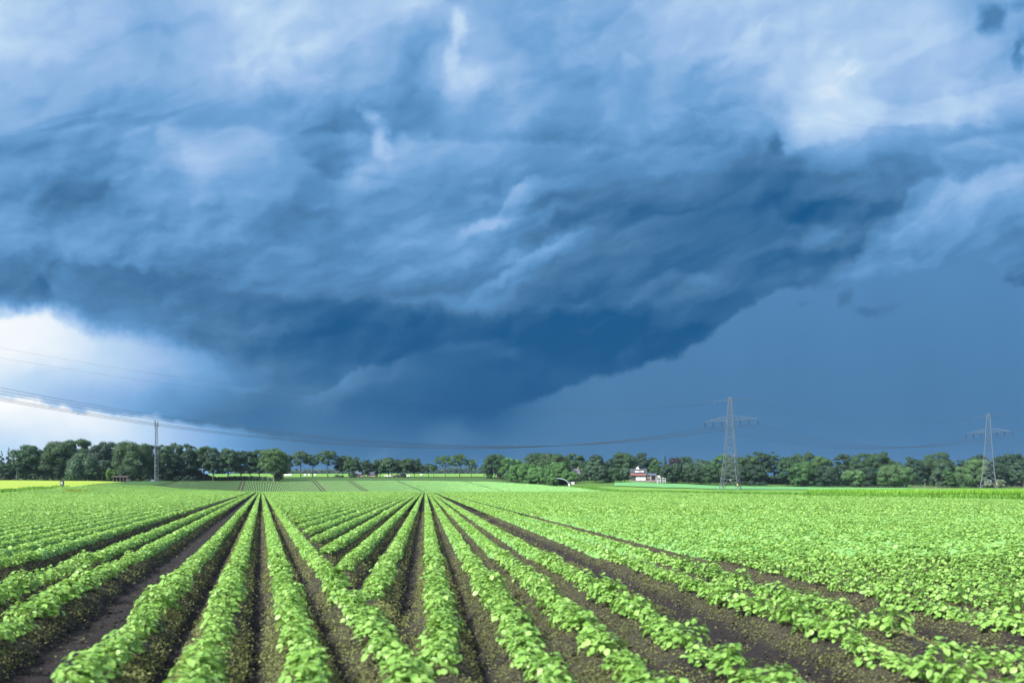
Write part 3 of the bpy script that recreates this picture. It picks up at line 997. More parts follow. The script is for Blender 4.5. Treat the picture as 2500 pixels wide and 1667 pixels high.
def build_clods():
    """Loose lumps of earth in the furrows and wheel tracks of the foreground."""
    n = 26000
    y = 4.6 + 18 * RNG.random(n) ** 1.5
    x = (RNG.random(n) * 2 - 1) * (.60 * y + .6)
    cl, cr = x - DL * y, x - DR * y
    left = cl < BOUND
    z = np.where(left, ridge_profile(cl, ROW_L), ridge_profile(cr, ROW_R))
    k = RNG.random(n) < np.where(z < .12, .75, .25)
    x, y, z = x[k], y[k], z[k]
    m = len(x)
    T = np.array([[1, 0, 0], [-1, 0, 0], [0, 1, 0], [0, -1, 0], [0, 0, .7], [.6, .6, .4], [-.6, .6, .35], [.6, -.6, .4], [-.6, -.6, .35]], float)
    Fc = np.array([[0, 5, 4], [5, 2, 4], [2, 6, 4], [6, 1, 4], [1, 8, 4], [8, 3, 4], [3, 7, 4], [7, 0, 4], [0, 2, 5], [2, 1, 6], [1, 3, 8], [3, 0, 7]])
    s = .008 + .030 * RNG.random(m) ** 3
    V = T[None] * s[:, None, None] * (1 + .3 * RNG.normal(size=(m, 9, 3)))
    a = RNG.random(m) * 6.283
    ca, sa = np.cos(a)[:, None], np.sin(a)[:, None]
    V = np.stack([V[:, :, 0] * ca - V[:, :, 1] * sa + x[:, None], V[:, :, 0] * sa + V[:, :, 1] * ca + y[:, None], V[:, :, 2] + z[:, None] + .004], -1)
    note(mesh_np("soil_clods", V.reshape(-1, 3), stack_faces(Fc, m, 9), M_SOIL, smooth=False), kind="stuff")


build_clods()

# ------------------------------------------------------------------ trees, bushes, verges
M_TREE = {
    'dark':   foliage("dark tree leaves", (.009, .028, .019), (.017, .048, .030), (.030, .074, .040), .12, .65, (.018, .042, .02)),
    'mid':    foliage("tree leaves", (.014, .042, .022), (.026, .072, .034), (.048, .110, .044), .15, .65, (.03, .055, .022)),
    'fresh':  foliage("fresh tree leaves", (.020, .062, .022), (.038, .104, .034), (.062, .15, .042), .18, .65, (.045, .085, .028)),
    'hedge':  foliage("hedge leaves", (.028, .078, .024), (.052, .135, .038), (.085, .195, .055), .2, .65),
    'sage':   foliage("sage green leaves", (.038, .088, .036), (.064, .135, .050), (.10, .19, .070), .2, .65),
    'lime':   foliage("lime green leaves", (.045, .105, .020), (.075, .16, .028), (.11, .215, .04), .22, .55),
    'pale':   foliage("grey green leaves", (.024, .056, .034), (.042, .088, .052), (.07, .13, .07), .18, .6),
    'copper': foliage("copper leaves", (.012, .010, .022), (.022, .017, .034), (.035, .027, .045), .1, .6),
    'spruce': foliage("conifer needles", (.010, .022, .018), (.017, .034, .026), (.026, .050, .036), .05, .7),
    'bloom':  foliage("blossoming leaves", (.04, .08, .035), (.12, .17, .10), (.40, .42, .38), .15, .6),
    'far':    foliage("distant wood", (.016, .036, .034), (.024, .050, .044), (.034, .066, .054), .0, .8),  # haze of distance is put into this bluish leaf colour
}
M_BARK = plain("bark", (.055, .045, .038), .9, vary=.35, scale=2.0)
M_PALEBARK = plain("pale bark", (.24, .23, .20), .85, vary=.3, scale=1.5)


def tube_np(pts, rads, n=7):
    pts = np.asarray(pts, float)
    V, Fq = [], []
    for i, (p, r) in enumerate(zip(pts, rads)):
        d = pts[min(i + 1, len(pts) - 1)] - pts[max(i - 1, 0)]
        d /= np.linalg.norm(d) + 1e-9
        a = np.array([1., 0, 0]) if abs(d[2]) > .8 else np.array([0, 0, 1.])
        u = np.cross(d, a); u /= np.linalg.norm(u); v = np.cross(d, u)
        for k in range(n):
            t = 2 * math.pi * k / n
            V.append(p + r * (math.cos(t) * u + math.sin(t) * v))
        if i:
            b = (i - 1) * n
            Fq += [[b + k, b + (k + 1) % n, b + n + (k + 1) % n, b + n + k] for k in range(n)]
    return np.array(V), np.array(Fq)


def crown_np(kind, w, h, cb, rng, leaf, dens=1.0):
    """Leaves of one crown: clumps set over its outline, each a shell of leaf sprays."""
    zc, rz, rx = (cb + h) / 2, (h - cb) / 2, w / 2
    C, Rr = [], []
    if kind == 'spruce':
        for i in range(26):
            t = (i + .5) / 26
            z = cb + (h - cb) * t
            r = rx * (1 - t) ** .8 * (.75 + .4 * rng.random())
            a = rng.random() * 6.283
            C.append((math.cos(a) * r * .55, math.sin(a) * r * .55, z)); Rr.append(max(.25, r * .6))
    else:
        n = {'round': 44, 'airy': 34, 'bush': 28, 'tall': 40, 'willow': 34}[kind]
        for i in range(n):
            u = 1 - 2 * (i + .5) / n
            u = u * .92 + .08 * rng.normal()
            u = max(-.95, min(.98, u))
            a = i * 2.39996 + rng.normal() * .35
            s = (1 - abs(u) ** (2.0 if u > 0 else 3.2)) ** .5
            f = .60 + .30 * rng.random()
            if kind == 'tall': s *= (1 - .25 * max(u, 0))
            if kind == 'round' and u < 0: s *= 1.05
            x, y, z = math.cos(a) * s * rx * f, math.sin(a) * s * rx * f, zc + u * rz * (f + .06)
            r = (.22 + .15 * rng.random()) * min(rx, rz * 1.25)
            if kind == 'airy': r *= .78
            if kind == 'bush' and z < cb + rz * .5: z = cb + rz * (.15 + .4 * rng.random())
            z = min(z, h - r * .8)
            C.append((x, y, z)); Rr.append(r)
        C.append((0, 0, zc)); Rr.append(min(rx, rz) * .62)
    C, Rr = np.array(C), np.array(Rr)
    per = np.maximum(6, (dens * 13.0 * Rr ** 2 / leaf ** 2 * (.62 if kind == 'airy' else 1.0))).astype(int)
    idx = np.repeat(np.arange(len(C)), per)
    n = len(idx)
    d = rng.normal(size=(n, 3)); d /= np.linalg.norm(d, axis=1, keepdims=True)
    d[:, 2] = np.where(d[:, 2] < -.35, -d[:, 2] * .6, d[:, 2])
    rr = Rr[idx] * (.72 + .42 * rng.random(n) ** 1.3)
    p = C[idx] + d * rr[:, None] * np.array([1.05, 1.05, .86])
    if kind == 'willow':
        p[:, 2] -= rng.random(n) * rz * .35 * np.hypot(p[:, 0], p[:, 1]) / rx
    if kind == 'spruce':
        p[:, 2] -= .12 * np.hypot(p[:, 0], p[:, 1])
    p[:, 2] = np.maximum(p[:, 2], max(.05, cb - .35))
    size = leaf * (.65 + .8 * rng.random(n))
    R = rot_frames(d + np.array([0, 0, .25]) + rng.normal(0, .42, (n, 3)), rng.random(n) * 6.283)
    V = scatter(QUAD_T * np.array([1.15, 1, 1]), p - R[:, :, 1] * size[:, None] * .5, R, size)
    cl = rng.normal(0, .13, len(C))[idx]
    var = np.clip(.48 + cl + rng.normal(0, .16, n), 0, 1)
    return V, stack_faces(QUAD_F, n, 4), var, C


def build_tree(name, px, top, wpx, Y, kind, mat, label, cat="tree", cbf=.28, group=None, pale=False, lean=0.0, leaf=None, base_py=None):
    X = wx(px, Y)
    z0 = tz(X, Y) + .1 if base_py is None else wz(base_py, Y)
    h = wz(top, Y) - z0
    w = wpx / F * Y * (1.14 if kind in ('round', 'tall', 'airy') else 1.05)
    if kind == 'round': cbf *= .7
    rng = np.random.default_rng(int(px * 7 + top * 13 + Y))
    root = base(name, (X, Y, z0 - .1), label, cat, group, rng.random() * 6.28)
    leaf = leaf or (.36 if kind != 'bush' else .31)
    cb = h * cbf
    V, q, var, C = crown_np(kind, w, h, cb, rng, leaf)
    # trunk and limbs
    r0 = max(.07, h * (.016 if kind != 'bush' else .010))
    top_z = cb + (h - cb) * (.75 if kind == 'spruce' else .55)
    bend = rng.normal(0, .03 * h, 2) if kind != 'spruce' else np.zeros(2)
    pts = [(0, 0, -.3), (bend[0] * .2, bend[1] * .2, cb * .5), (bend[0] * .6, bend[1] * .6, cb), (bend[0], bend[1], top_z)]
    TV, TF = tube_np(pts, [r0 * 1.35, r0, r0 * .8, r0 * .3])
    if kind != 'spruce':
        for j in rng.choice(len(C) - 1, min(7, len(C) - 1), False):
            s = np.array(pts[2]) * (.9 + .2 * rng.random())
            e = C[j] * .95
            mpt = (s + e) / 2 + np.array([0, 0, -.04 * h])
            bv, bf = tube_np([s, mpt, e], [r0 * .45, r0 * .28, r0 * .1], 5)
            TF = np.concatenate([TF, bf + len(TV)]); TV = np.concatenate([TV, bv])
    mesh_np("trunk", TV, TF, M_PALEBARK if pale else M_BARK, smooth=True, parent=root)
    mesh_np("crown", V, q, M_TREE[mat], var, parent=root)
    return root


LW, AV, RW = "trees of the left wood", "trees of the avenue beyond the field", "trees of the right wood"
T_ = "broadleaf_tree"
TREES = [
    # ---- the wood behind the yellow field
    ("spruce_tree", 4, 1099, 26, 424, 'spruce', 'spruce', "ragged dark spruce cut by the left picture edge", .05, LW),
    ("spruce_tree", 21, 1091, 34, 430, 'spruce', 'spruce', "taller ragged dark spruce behind the one at the picture edge", .05, LW),
    (T_, 14, 1128, 44, 418, 'bush', 'dark', "low dark understorey tree at the foot of the left spruces", .02, LW),
    (T_, 66, 1083, 58, 424, 'round', 'mid', "mid green tree right of the ragged spruces, over a pale leaning stem", .1, LW),
    ("birch_tree", 40, 1112, 20, 418, 'airy', 'pale', "slim birch with a pale bare stem in front of the first green tree", .45, LW),
    (T_, 108, 1090, 48, 436, 'round', 'dark', "dark rounded tree between the first green tree and the big lobed crown", .1, LW),
    (T_, 141, 1075, 74, 428, 'round', 'mid', "big lobed tree rising above the dark upright cabinet in the yellow field", .08, LW),
    (T_, 192, 1069, 56, 442, 'round', 'mid', "flat topped tree, highest of the left wood", .2, LW),
    (T_, 200, 1102, 68, 419, 'willow', 'pale', "lower drooping grey green tree in front of the highest crown", .04, LW),
    (T_, 252, 1072, 60, 440, 'round', 'dark', "tree with a dull brownish crown left of the big round one", .15, LW),
    ("birch_tree", 248, 1117, 18, 421, 'tall', 'pale', "slender pale birch before the dull brownish crown", .1, LW),
    (T_, 222, 1140, 40, 418, 'bush', 'mid', "small tree at the wood's edge left of the slender birch", .03, LW),
    (T_, 323, 1076, 84, 424, 'round', 'mid', "big round heavy crowned tree behind the low shed", .12, LW),
    ("bush", 269, 1141, 22, 415, 'bush', 'lime', "small round lime green bush beside the low shed", .05, None),
    ("bush", 173, 1160, 34, 414, 'bush', 'fresh', "low fresh green bush at the wood's foot behind the cabinet", .0, None),
    (T_, 371, 1079, 46, 438, 'round', 'dark', "dark tree directly behind the slim lattice mast", .12, LW),
    (T_, 404, 1083, 44, 432, 'round', 'mid', "tree just right of the slim lattice mast", .18, LW),
    (T_, 424, 1080, 46, 446, 'round', 'mid', "tree behind and right of the one beside the mast", .2, LW),
    (T_, 452, 1082, 48, 440, 'round', 'dark', "dark round tree over the near edge of the crop, second from the mast", .2, LW),
    (T_, 474, 1088, 42, 450, 'round', 'mid', "tree between the dark round one and the pointed high crown", .22, LW),
    (T_, 497, 1082, 44, 444, 'tall', 'mid', "tall tree whose pointed crown tops the right half of the wood", .22, LW),
    (T_, 520, 1091, 40, 440, 'round', 'dark', "dark tree right of the pointed high crown", .22, LW),
    (T_, 556, 1091, 50, 444, 'round', 'mid', "broad tree at the middle of the avenue's dense part", .25, LW),
    (T_, 588, 1097, 36, 448, 'round', 'dark', "narrow dark tree where bright meadow shows under the boughs", .28, LW),
    (T_, 612, 1098, 38, 450, 'round', 'mid', "tree two places left of the pale trunked front tree", .28, LW),
    (T_, 633, 1095, 40, 452, 'round', 'mid', "tree partly behind the pale trunked front tree", .28, LW),
    (T_, 668, 1093, 62, 438, 'round', 'fresh', "front tree with a pale visible trunk standing at the crop's far edge", .25, LW),
    (T_, 692, 1104, 40, 470, 'round', 'dark', "dark tree behind the right side of the pale trunked front tree", .2, LW),
    ("bush", 680, 1152, 22, 446, 'bush', 'dark', "round almost black bush at the foot of the pale trunked tree", .0, None),
    ("bush", 452, 1160, 60, 432, 'bush', 'dark', "long low dark bush under the trees right of the mast", .0, None),
    ("bush", 618, 1163, 26, 446, 'bush', 'dark', "small dark bush under the boughs left of the front tree", .0, None),
    # ---- the open avenue
    (T_, 734, 1098, 42, 505, 'airy', 'mid', "first airy avenue tree right of the pale trunked tree", .42, AV),
    (T_, 763, 1107, 34, 507, 'airy', 'mid', "smaller airy avenue tree between two larger ones", .42, AV),
    (T_, 800, 1097, 46, 505, 'airy', 'mid', "tall domed airy avenue tree left of the farmhouse", .40, AV),
    (T_, 836, 1111, 32, 509, 'round', 'dark', "dark avenue tree next to the tall domed one", .28, AV),
    (T_, 861, 1113, 36, 504, 'round', 'mid', "rounded tree shading the left gable of the farmhouse", .26, AV),
    ("bush", 862, 1152, 22, 502, 'bush', 'dark', "dark bush by the farmhouse's left wall", .0, None),
    ("bush", 826, 1158, 28, 500, 'bush', 'dark', "low dark bush below the dark avenue tree", .0, None),
    (T_, 893, 1120, 30, 504, 'tall', 'dark', "dense dark conical tree between the two farmhouse roofs", .14, AV),
    ("spruce_tree", 910, 1130, 16, 560, 'spruce', 'spruce', "distant spruce tip right of the dense conical tree", .1, None),
    (T_, 928, 1120, 32, 508, 'round', 'mid', "tree over the lower farmhouse's right end", .22, AV),
    (T_, 949, 1114, 36, 504, 'round', 'mid', "tree above the first white parked car", .25, AV),
    (T_, 972, 1120, 26, 512, 'round', 'dark', "narrow dark tree behind the dark parked car", .3, AV),
    (T_, 992, 1116, 28, 505, 'round', 'mid', "left one of two joined crowns above the last parked car", .28, AV),
    (T_, 1012, 1118, 28, 508, 'round', 'dark', "right one of two joined crowns above the last parked car", .28, AV),
    ("bush", 983, 1154, 16, 501, 'tall', 'dark', "upright dark bush between the parked cars", .0, None),
    (T_, 1030, 1133, 24, 508, 'airy', 'mid', "small tree right of the two joined crowns", .35, AV),
    (T_, 1046, 1130, 26, 512, 'airy', 'mid', "small airy tree, second right of the joined crowns", .4, AV),
    (T_, 1059, 1133, 20, 508, 'airy', 'mid', "smallest avenue tree, left of the broad umbrella crown", .4, AV),
    (T_, 1087, 1110, 48, 505, 'airy', 'fresh', "avenue tree with a broad umbrella crown on a bare trunk", .46, AV),
    (T_, 1122, 1105, 36, 505, 'airy', 'fresh', "tallest solitary avenue tree with forked trunk, mid picture", .42, AV),
    (T_, 1151, 1117, 26, 505, 'airy', 'fresh', "light slender tree ending the avenue beside the gap", .4, AV),
    # ---- hedge and garden trees left of the house
    (T_, 1208, 1108, 52, 488, 'round', 'mid', "bushy tree with dark trunk standing left of the long hedge", .22, RW),
    ("bush", 1195, 1149, 18, 486, 'bush', 'fresh', "small fresh bush under the bushy tree left of the hedge", .0, None),
    (T_, 1244, 1114, 46, 468, 'bush', 'hedge', "bright rounded tree at the far end of the long hedge", .02, None),
    (T_, 1268, 1118, 36, 474, 'bush', 'hedge', "second bright tree behind the far end of the hedge", .02, None),
    ("bush", 1262, 1134, 58, 455, 'bush', 'hedge', "hedge bush at the far left of the long hedge", .0, "bushes of the long hedge"),
    ("bush", 1292, 1131, 54, 447, 'bush', 'hedge', "hedge bush, second from the hedge's far end", .0, "bushes of the long hedge"),
    ("bush", 1320, 1138, 56, 438, 'bush', 'hedge', "tall hedge bush in the middle of the long hedge", .0, "bushes of the long hedge"),
    ("bush", 1336, 1145, 44, 430, 'bush', 'hedge', "hedge bush near the white arch, tops the near end", .0, "bushes of the long hedge"),
    ("bush", 1306, 1152, 46, 433, 'bush', 'hedge', "lower hedge bush at the field side of the hedge", .0, "bushes of the long hedge"),
    ("bush", 1349, 1163, 28, 421, 'bush', 'hedge', "small rounded bush at the near tip of the hedge beside the white arch", .0, None),
    (T_, 1311, 1103, 54, 512, 'round', 'mid', "dull green tree behind the hedge with a flat top", .2, RW),
    (T_, 1351, 1105, 64, 498, 'round', 'mid', "wide full tree behind the hedge's near end", .15, RW),
    (T_, 1403, 1106, 50, 515, 'round', 'mid', "tree behind the violet roof", .2, RW),
    (T_, 1361, 1127, 48, 478, 'round', 'hedge', "lower domed tree above the white arch", .05, RW),
    ("birch_tree", 1423, 1120, 22, 480, 'willow', 'pale', "pale drooping birch right of the violet roof", .1, RW),
    (T_, 1455, 1110, 50, 508, 'round', 'dark', "dark tree behind the round olive one left of the house", .2, RW),
    (T_, 1453, 1120, 40, 478, 'round', 'pale', "round olive tree halfway between the arch and the house", .06, RW),
    ("bush", 1389, 1151, 46, 470, 'bush', 'hedge', "clipped fresh green hedge bush behind the white tank", .0, None),
    ("bush", 1401, 1146, 14, 474, 'bush', 'lime', "yellow green bush in front of the violet roof", .0, None),
    ("bush", 1470, 1143, 50, 470, 'bush', 'dark', "wide dark bush below the round olive tree", .0, None),
    ("bush", 1500, 1140, 46, 472, 'bush', 'mid', "wide mid green bush left of the white house lawn", .0, None),
    ("bush", 1524, 1141, 32, 478, 'bush', 'pale', "pale spreading bush next to the white house", .0, None),
    (T_, 1491, 1117, 24, 510, 'round', 'dark', "small dark tree top left of the house's left tree", .2, RW),
    (T_, 1520, 1104, 54, 520, 'round', 'mid', "large full tree behind the house's left end", .15, RW),
    (T_, 1565, 1103, 36, 530, 'tall', 'dark', "tall dark tree behind the house's white gable", .15, RW),
    (T_, 1592, 1110, 24, 535, 'round', 'dark', "dark tree behind the flat roofed annex", .2, RW),
    (T_, 1600, 1118, 28, 520, 'tall', 'fresh', "light green tree right behind the annex", .1, RW),
    # ---- the right wood
    ("spruce_tree", 1624, 1109, 30, 505, 'spruce', 'dark', "dark conical tree right of the house", .08, None),
    ("copper_beech", 1649, 1113, 32, 512, 'round', 'copper', "purple leaved copper beech between the house and the large pylon", .2, None),
    (T_, 1672, 1109, 36, 515, 'round', 'mid', "tree right of the copper beech", .2, RW),
    (T_, 1640, 1129, 48, 494, 'round', 'dark', "lower dark tree in front of the copper beech", .04, RW),
    (T_, 1682, 1120, 38, 492, 'willow', 'pale', "pale feathery tree left of the large pylon", .06, RW),
    (T_, 1711, 1114, 42, 505, 'willow', 'pale', "tall pale willowy tree beside the large pylon's left leg", .1, RW),
    (T_, 1693, 1136, 40, 486, 'bush', 'dark', "dark low tree at the meadow edge left of the large pylon", .02, RW),
    (T_, 1734, 1132, 46, 484, 'bush', 'mid', "bushy low tree just left of the large pylon's feet", .02, RW),
    (T_, 1760, 1104, 44, 505, 'round', 'fresh', "fresh green crown seen through the large pylon's left side", .1, RW),
    (T_, 1800, 1110, 46, 500, 'round', 'mid', "crown seen through the large pylon's right side", .1, RW),
    (T_, 1775, 1138, 54, 484, 'bush', 'mid', "low bushy tree seen between the large pylon's legs", .02, RW),
    (T_, 1832, 1108, 40, 510, 'round', 'mid', "tree right of the large pylon with a soft rounded top", .1, RW),
    (T_, 1858, 1098, 46, 515, 'round', 'dark', "high domed tree right of the large pylon", .15, RW),
    (T_, 1891, 1101, 26, 520, 'tall', 'mid', "narrow tall tree above the white shed", .2, RW),
    (T_, 1836, 1130, 62, 484, 'bush', 'dark', "wide dark low tree right of the large pylon's feet", .0, RW),
    ("bush", 1886, 1158, 20, 545, 'bush', 'pale', "pale bush left of the white shed", .0, None),
    (T_, 1922, 1109, 46, 498, 'round', 'mid', "rounded tree right of the white shed", .05, RW),
    (T_, 1962, 1102, 52, 512, 'round', 'mid', "tall broad tree, second right of the white shed", .1, RW),
    (T_, 1958, 1124, 60, 486, 'bush', 'fresh', "wide leafy front tree, third right of the white shed", .0, RW),
    (T_, 2004, 1108, 52, 506, 'round', 'fresh', "tree with a light crown at the wood's middle", .1, RW),
    (T_, 2012, 1134, 60, 485, 'bush', 'dark', "dark low front tree at the wood's middle", .0, RW),
    (T_, 2058, 1102, 40, 512, 'round', 'dark', "dark tree behind the small spreading bush tree", .1, RW),
    (T_, 2100, 1099, 46, 508, 'round', 'mid', "high domed tree left of the broad highest right one", .1, RW),
    (T_, 2146, 1099, 58, 505, 'round', 'mid', "broad highest tree ending the wood before the gap", .08, RW),
    (T_, 2186, 1119, 30, 505, 'round', 'mid', "smaller tree on the wood's edge at the gap", .1, RW),
    (T_, 2110, 1138, 60, 498, 'bush', 'dark', "dark shady low tree between the two solitary light trees", .02, RW),
    (T_, 2083, 1146, 50, 484, 'bush', 'sage', "small spreading grey green tree standing alone before the wood", .12, None),
    (T_, 2182, 1134, 78, 486, 'round', 'sage', "solitary round light green tree by the wire fence", .08, None),
    ("spruce_tree", 2209, 1131, 16, 640, 'spruce', 'spruce', "distant small spruce in the gap right of the wood", .05, None),
    (T_, 2230, 1109, 38, 560, 'round', 'dark', "dark tree at the left side of the sandy slope", .05, RW),
    (T_, 2284, 1104, 68, 565, 'round', 'mid', "large broad tree above the sandy slope", .05, RW),
    (T_, 2300, 1126, 44, 555, 'bush', 'pale', "grey green tree low in front of the large broad one", .0, RW),
    (T_, 2345, 1118, 24, 590, 'round', 'dark', "small dark crown standing up behind the willows", .2, RW),
    (T_, 2313, 1140, 26, 552, 'tall', 'fresh', "fresh green narrow tree by the sandy slope's right end", .0, RW),
    (T_, 2344, 1137, 52, 560, 'willow', 'sage', "wide willowy tree left of the far pylon", .0, RW),
    (T_, 2388, 1106, 52, 590, 'round', 'dark', "dark top behind the light tree left of the far pylon", .1, RW),
    (T_, 2384, 1118, 50, 570, 'round', 'sage', "light tree beside the far pylon's left side", .02, RW),
    (T_, 2424, 1122, 44, 575, 'round', 'dark', "dark tree seen through the far pylon", .05, RW),
    (T_, 2450, 1106, 46, 592, 'round', 'dark', "dark tree with bare pale stems right of the far pylon", .3, RW),
    (T_, 2481, 1104, 40, 596, 'round', 'dark', "dark high tree near the right picture edge", .15, RW),
    (T_, 2499, 1112, 34, 588, 'round', 'dark', "dark tree cut by the right picture edge", .1, RW),
    (T_, 2481, 1128, 28, 572, 'tall', 'pale', "pale slender tree in front of the dark high one at right", .1, RW),
    ("bush", 2441, 1170, 26, 562, 'bush', 'bloom', "bush with pale blossom at the far pylon's right foot", .0, None),
    ("bush", 2412, 1170, 18, 562, 'bush', 'bloom', "bush with pale blossom between the far pylon's legs", .0, None),
    ("sapling", 2258, 1168, 7, 500, 'airy', 'pale', "left one of two thin pale saplings on the sandy slope", .7, None),
    ("sapling", 2285, 1168, 7, 502, 'airy', 'pale', "right one of two thin pale saplings on the sandy slope", .7, None),
]


def build_trees():
    for nm, px, top, w, Y, kind, mat, lab, cbf, grp in TREES:
        cat = {"bush": "bush", "sapling": "sapling"}.get(nm, "tree")
        build_tree(nm, px, top, w, Y, kind, mat, lab, cat, cbf, grp, nm in ("birch_tree", "sapling") or "pale trunked" in lab and Y == 438 or "pale visible" in lab)


build_trees()


def far_wood():
    n = 15000
    X = RNG.uniform(wx(560, 1350), wx(1330, 1350), n)
    Y = 1350 + RNG.uniform(0, 60, n)
    px = CX + F * X / Y
    topz = np.interp(px, [560, 760, 830, 900, 1000, 1100, 1180, 1330], [7.5, 9, 8, 8, 9.5, 11.5, 10.5, 9])
    h = topz * (.82 + .22 * fbm2(X * .045, X * 0 + 3, 3, 3))
    Z = terrain(X, Y) + h * RNG.random(n) ** .6
    P = np.stack([X, Y, Z], -1)
    size = 1.3 + 1.6 * RNG.random(n)
    R = rot_frames(np.array([[0, -.6, .6]]) + RNG.normal(0, .5, (n, 3)), RNG.random(n) * 6.283)
    o = mesh_np("far_wood", scatter(QUAD_T, P, R, size), stack_faces(QUAD_F, n, 4), M_TREE['far'], RNG.random(n))
    note(o, kind="stuff")


far_wood()


def undergrowth(name, px0, px1, y0, y1, tops, seed, n):
    """Shrubs and saplings that close the wood behind its front trees."""
    Y = RNG.uniform(y0, y1, n)
    X = wx(RNG.uniform(px0, px1, n), Y)
    px = CX + F * X / Y
    h = np.interp(px, *zip(*tops)) * (.72 + .45 * fbm2(X * .16, Y * .05 + seed, seed, 3))
    Z = terrain(X, Y) + np.maximum(h, .4) * RNG.random(n) ** .75
    size = .45 + .5 * RNG.random(n)
    R = rot_frames(np.array([[0, -.5, .7]]) + RNG.normal(0, .55, (n, 3)), RNG.random(n) * 6.283)
    o = mesh_np(name, scatter(QUAD_T * 1.1, np.stack([X, Y, Z], -1), R, size), stack_faces(QUAD_F, n, 4), M_TREE['dark'], RNG.random(n))
    note(o, kind="stuff")


undergrowth("undergrowth", -120, 660, 446, 462, [(-120, 9), (200, 11), (400, 10), (470, 7.5), (520, 2.6), (600, 2.0), (660, 1.8)], 3, 30000)
undergrowth("undergrowth", 1290, 1560, 520, 536, [(1290, 7), (1400, 8), (1560, 8)], 5, 11000)
undergrowth("undergrowth", 1570, 2215, 524, 540, [(1570, 8), (1700, 9), (1860, 8), (1885, 3), (1905, 8), (2215, 7)], 6, 26000)
undergrowth("undergrowth", 2215, 2640, 604, 620, [(2215, 4), (2240, 9), (2400, 9), (2640, 9)], 7, 18000)

M_VERGE = foliage("verge herbs", (.055, .15, .020), (.10, .24, .030), (.15, .32, .04), .35, .6)
M_FLOWER = foliage("yellow verge herbs", (.07, .17, .02), (.13, .23, .03), (.30, .30, .04), .25, .6)
M_MAIZE = foliage("maize leaves", (.08, .19, .022), (.15, .33, .038), (.24, .44, .06), .35, .45)
BLADE_T = np.array([[-.10, 0, 0], [.10, 0, 0], [.08, .55, .02], [-.08, .55, .02], [0, 1.0, -.12]])
BLADE_F = np.array([[0, 1, 2, 3]])


def herbs(name, X, Y, mat, h0, h1, up=1.0, width=1.0, lift=0.0):
    n = len(X)
    P = np.stack([X, Y, terrain(X, Y) + lift], -1)
    size = h0 + (h1 - h0) * RNG.random(n)
    th = RNG.random(n) * 6.283
    tilt = np.abs(RNG.normal(0, .42, n)) / up
    d = np.stack([np.cos(th) * np.sin(tilt), np.sin(th) * np.sin(tilt), np.cos(tilt)], -1)
    side = np.stack([-np.sin(th), np.cos(th), 0 * th], -1)
    nr = np.cross(side, d)
    R = np.stack([side, d, nr], -1)
    V = scatter(BLADE_T * np.array([width, 1, 1]), P, R, size)
    q = stack_faces(BLADE_F, n, 5)
    t = stack_faces(np.array([[3, 2, 4]]), n, 5)
    v = np.clip(RNG.normal(.5, .2, n), 0, 1)
    return note(mesh_np(name, V, [q, t], mat, np.concatenate([v, v])), kind="stuff")


def build_verges():
    n = 26000
    Y = 96 + 330 * RNG.random(n) ** 1.3
    w = np.where(Y > 190, 9.0, 5.0)
    X = DR * Y + EDGE_R + .3 + w * RNG.random(n)
    dens = .55 + .6 * fbm2(X * .22, Y * .07, 41, 2)
    k = RNG.random(n) < dens
    herbs("verge_weeds", X[k], Y[k], M_VERGE, .35, 1.0, 1.0, 1.7)
    n = 9000
    Y = 130 + 150 * RNG.random(n)
    X = DL * Y + EDGE_L - .3 - 5 * RNG.random(n)
    k = RNG.random(n) < .4 + .9 * fbm2(X * .2, Y * .06, 43, 2)
    herbs("verge_weeds", X[k], Y[k], M_VERGE, .3, .9, 1.0, 1.8)
    n = 3500
    n = 900
    Y = RNG.normal(226, 5, n); X = wx(185, Y) + RNG.normal(0, 1.6, n)
    herbs("yellow_verge_weeds", X, Y, M_FLOWER, .3, .8, 1.0, 1.8)
    # scattered tall weeds in the lush meadow
    n = 2500
    cx = RNG.integers(0, 26, n)
    a = RNG.random(26) * 120 + 75; b = RNG.random(26) * 120 + 150
    X = wx(1860 + 380 * RNG.random(26), b)[cx] + RNG.normal(0, 1.0, n); Y = b[cx] + RNG.normal(0, .6, n)
    herbs("meadow_weeds", X, Y, M_VERGE, .3, .8, 1.0, 1.8)
    # maize block on the right: plants in rows, each a handful of arching blades
    PX, PY = [], []
    for i in range(75):
        Yr = 186 + i * .75
        x0 = wx(2248, 186) - .098 * (Yr - 186) + RND.uniform(-.3, .3)
        xs = np.arange(x0, Yr * .60, .30)
        PX.append(xs + RNG.normal(0, .05, len(xs))); PY.append(np.full(len(xs), Yr) + RNG.normal(0, .05, len(xs)))
    X = np.concatenate(PX); Y = np.concatenate(PY)
    herbs("maize", np.repeat(X, 7), np.repeat(Y, 7), M_MAIZE, .85, 1.45, 1.0, 1.0)


build_verges()

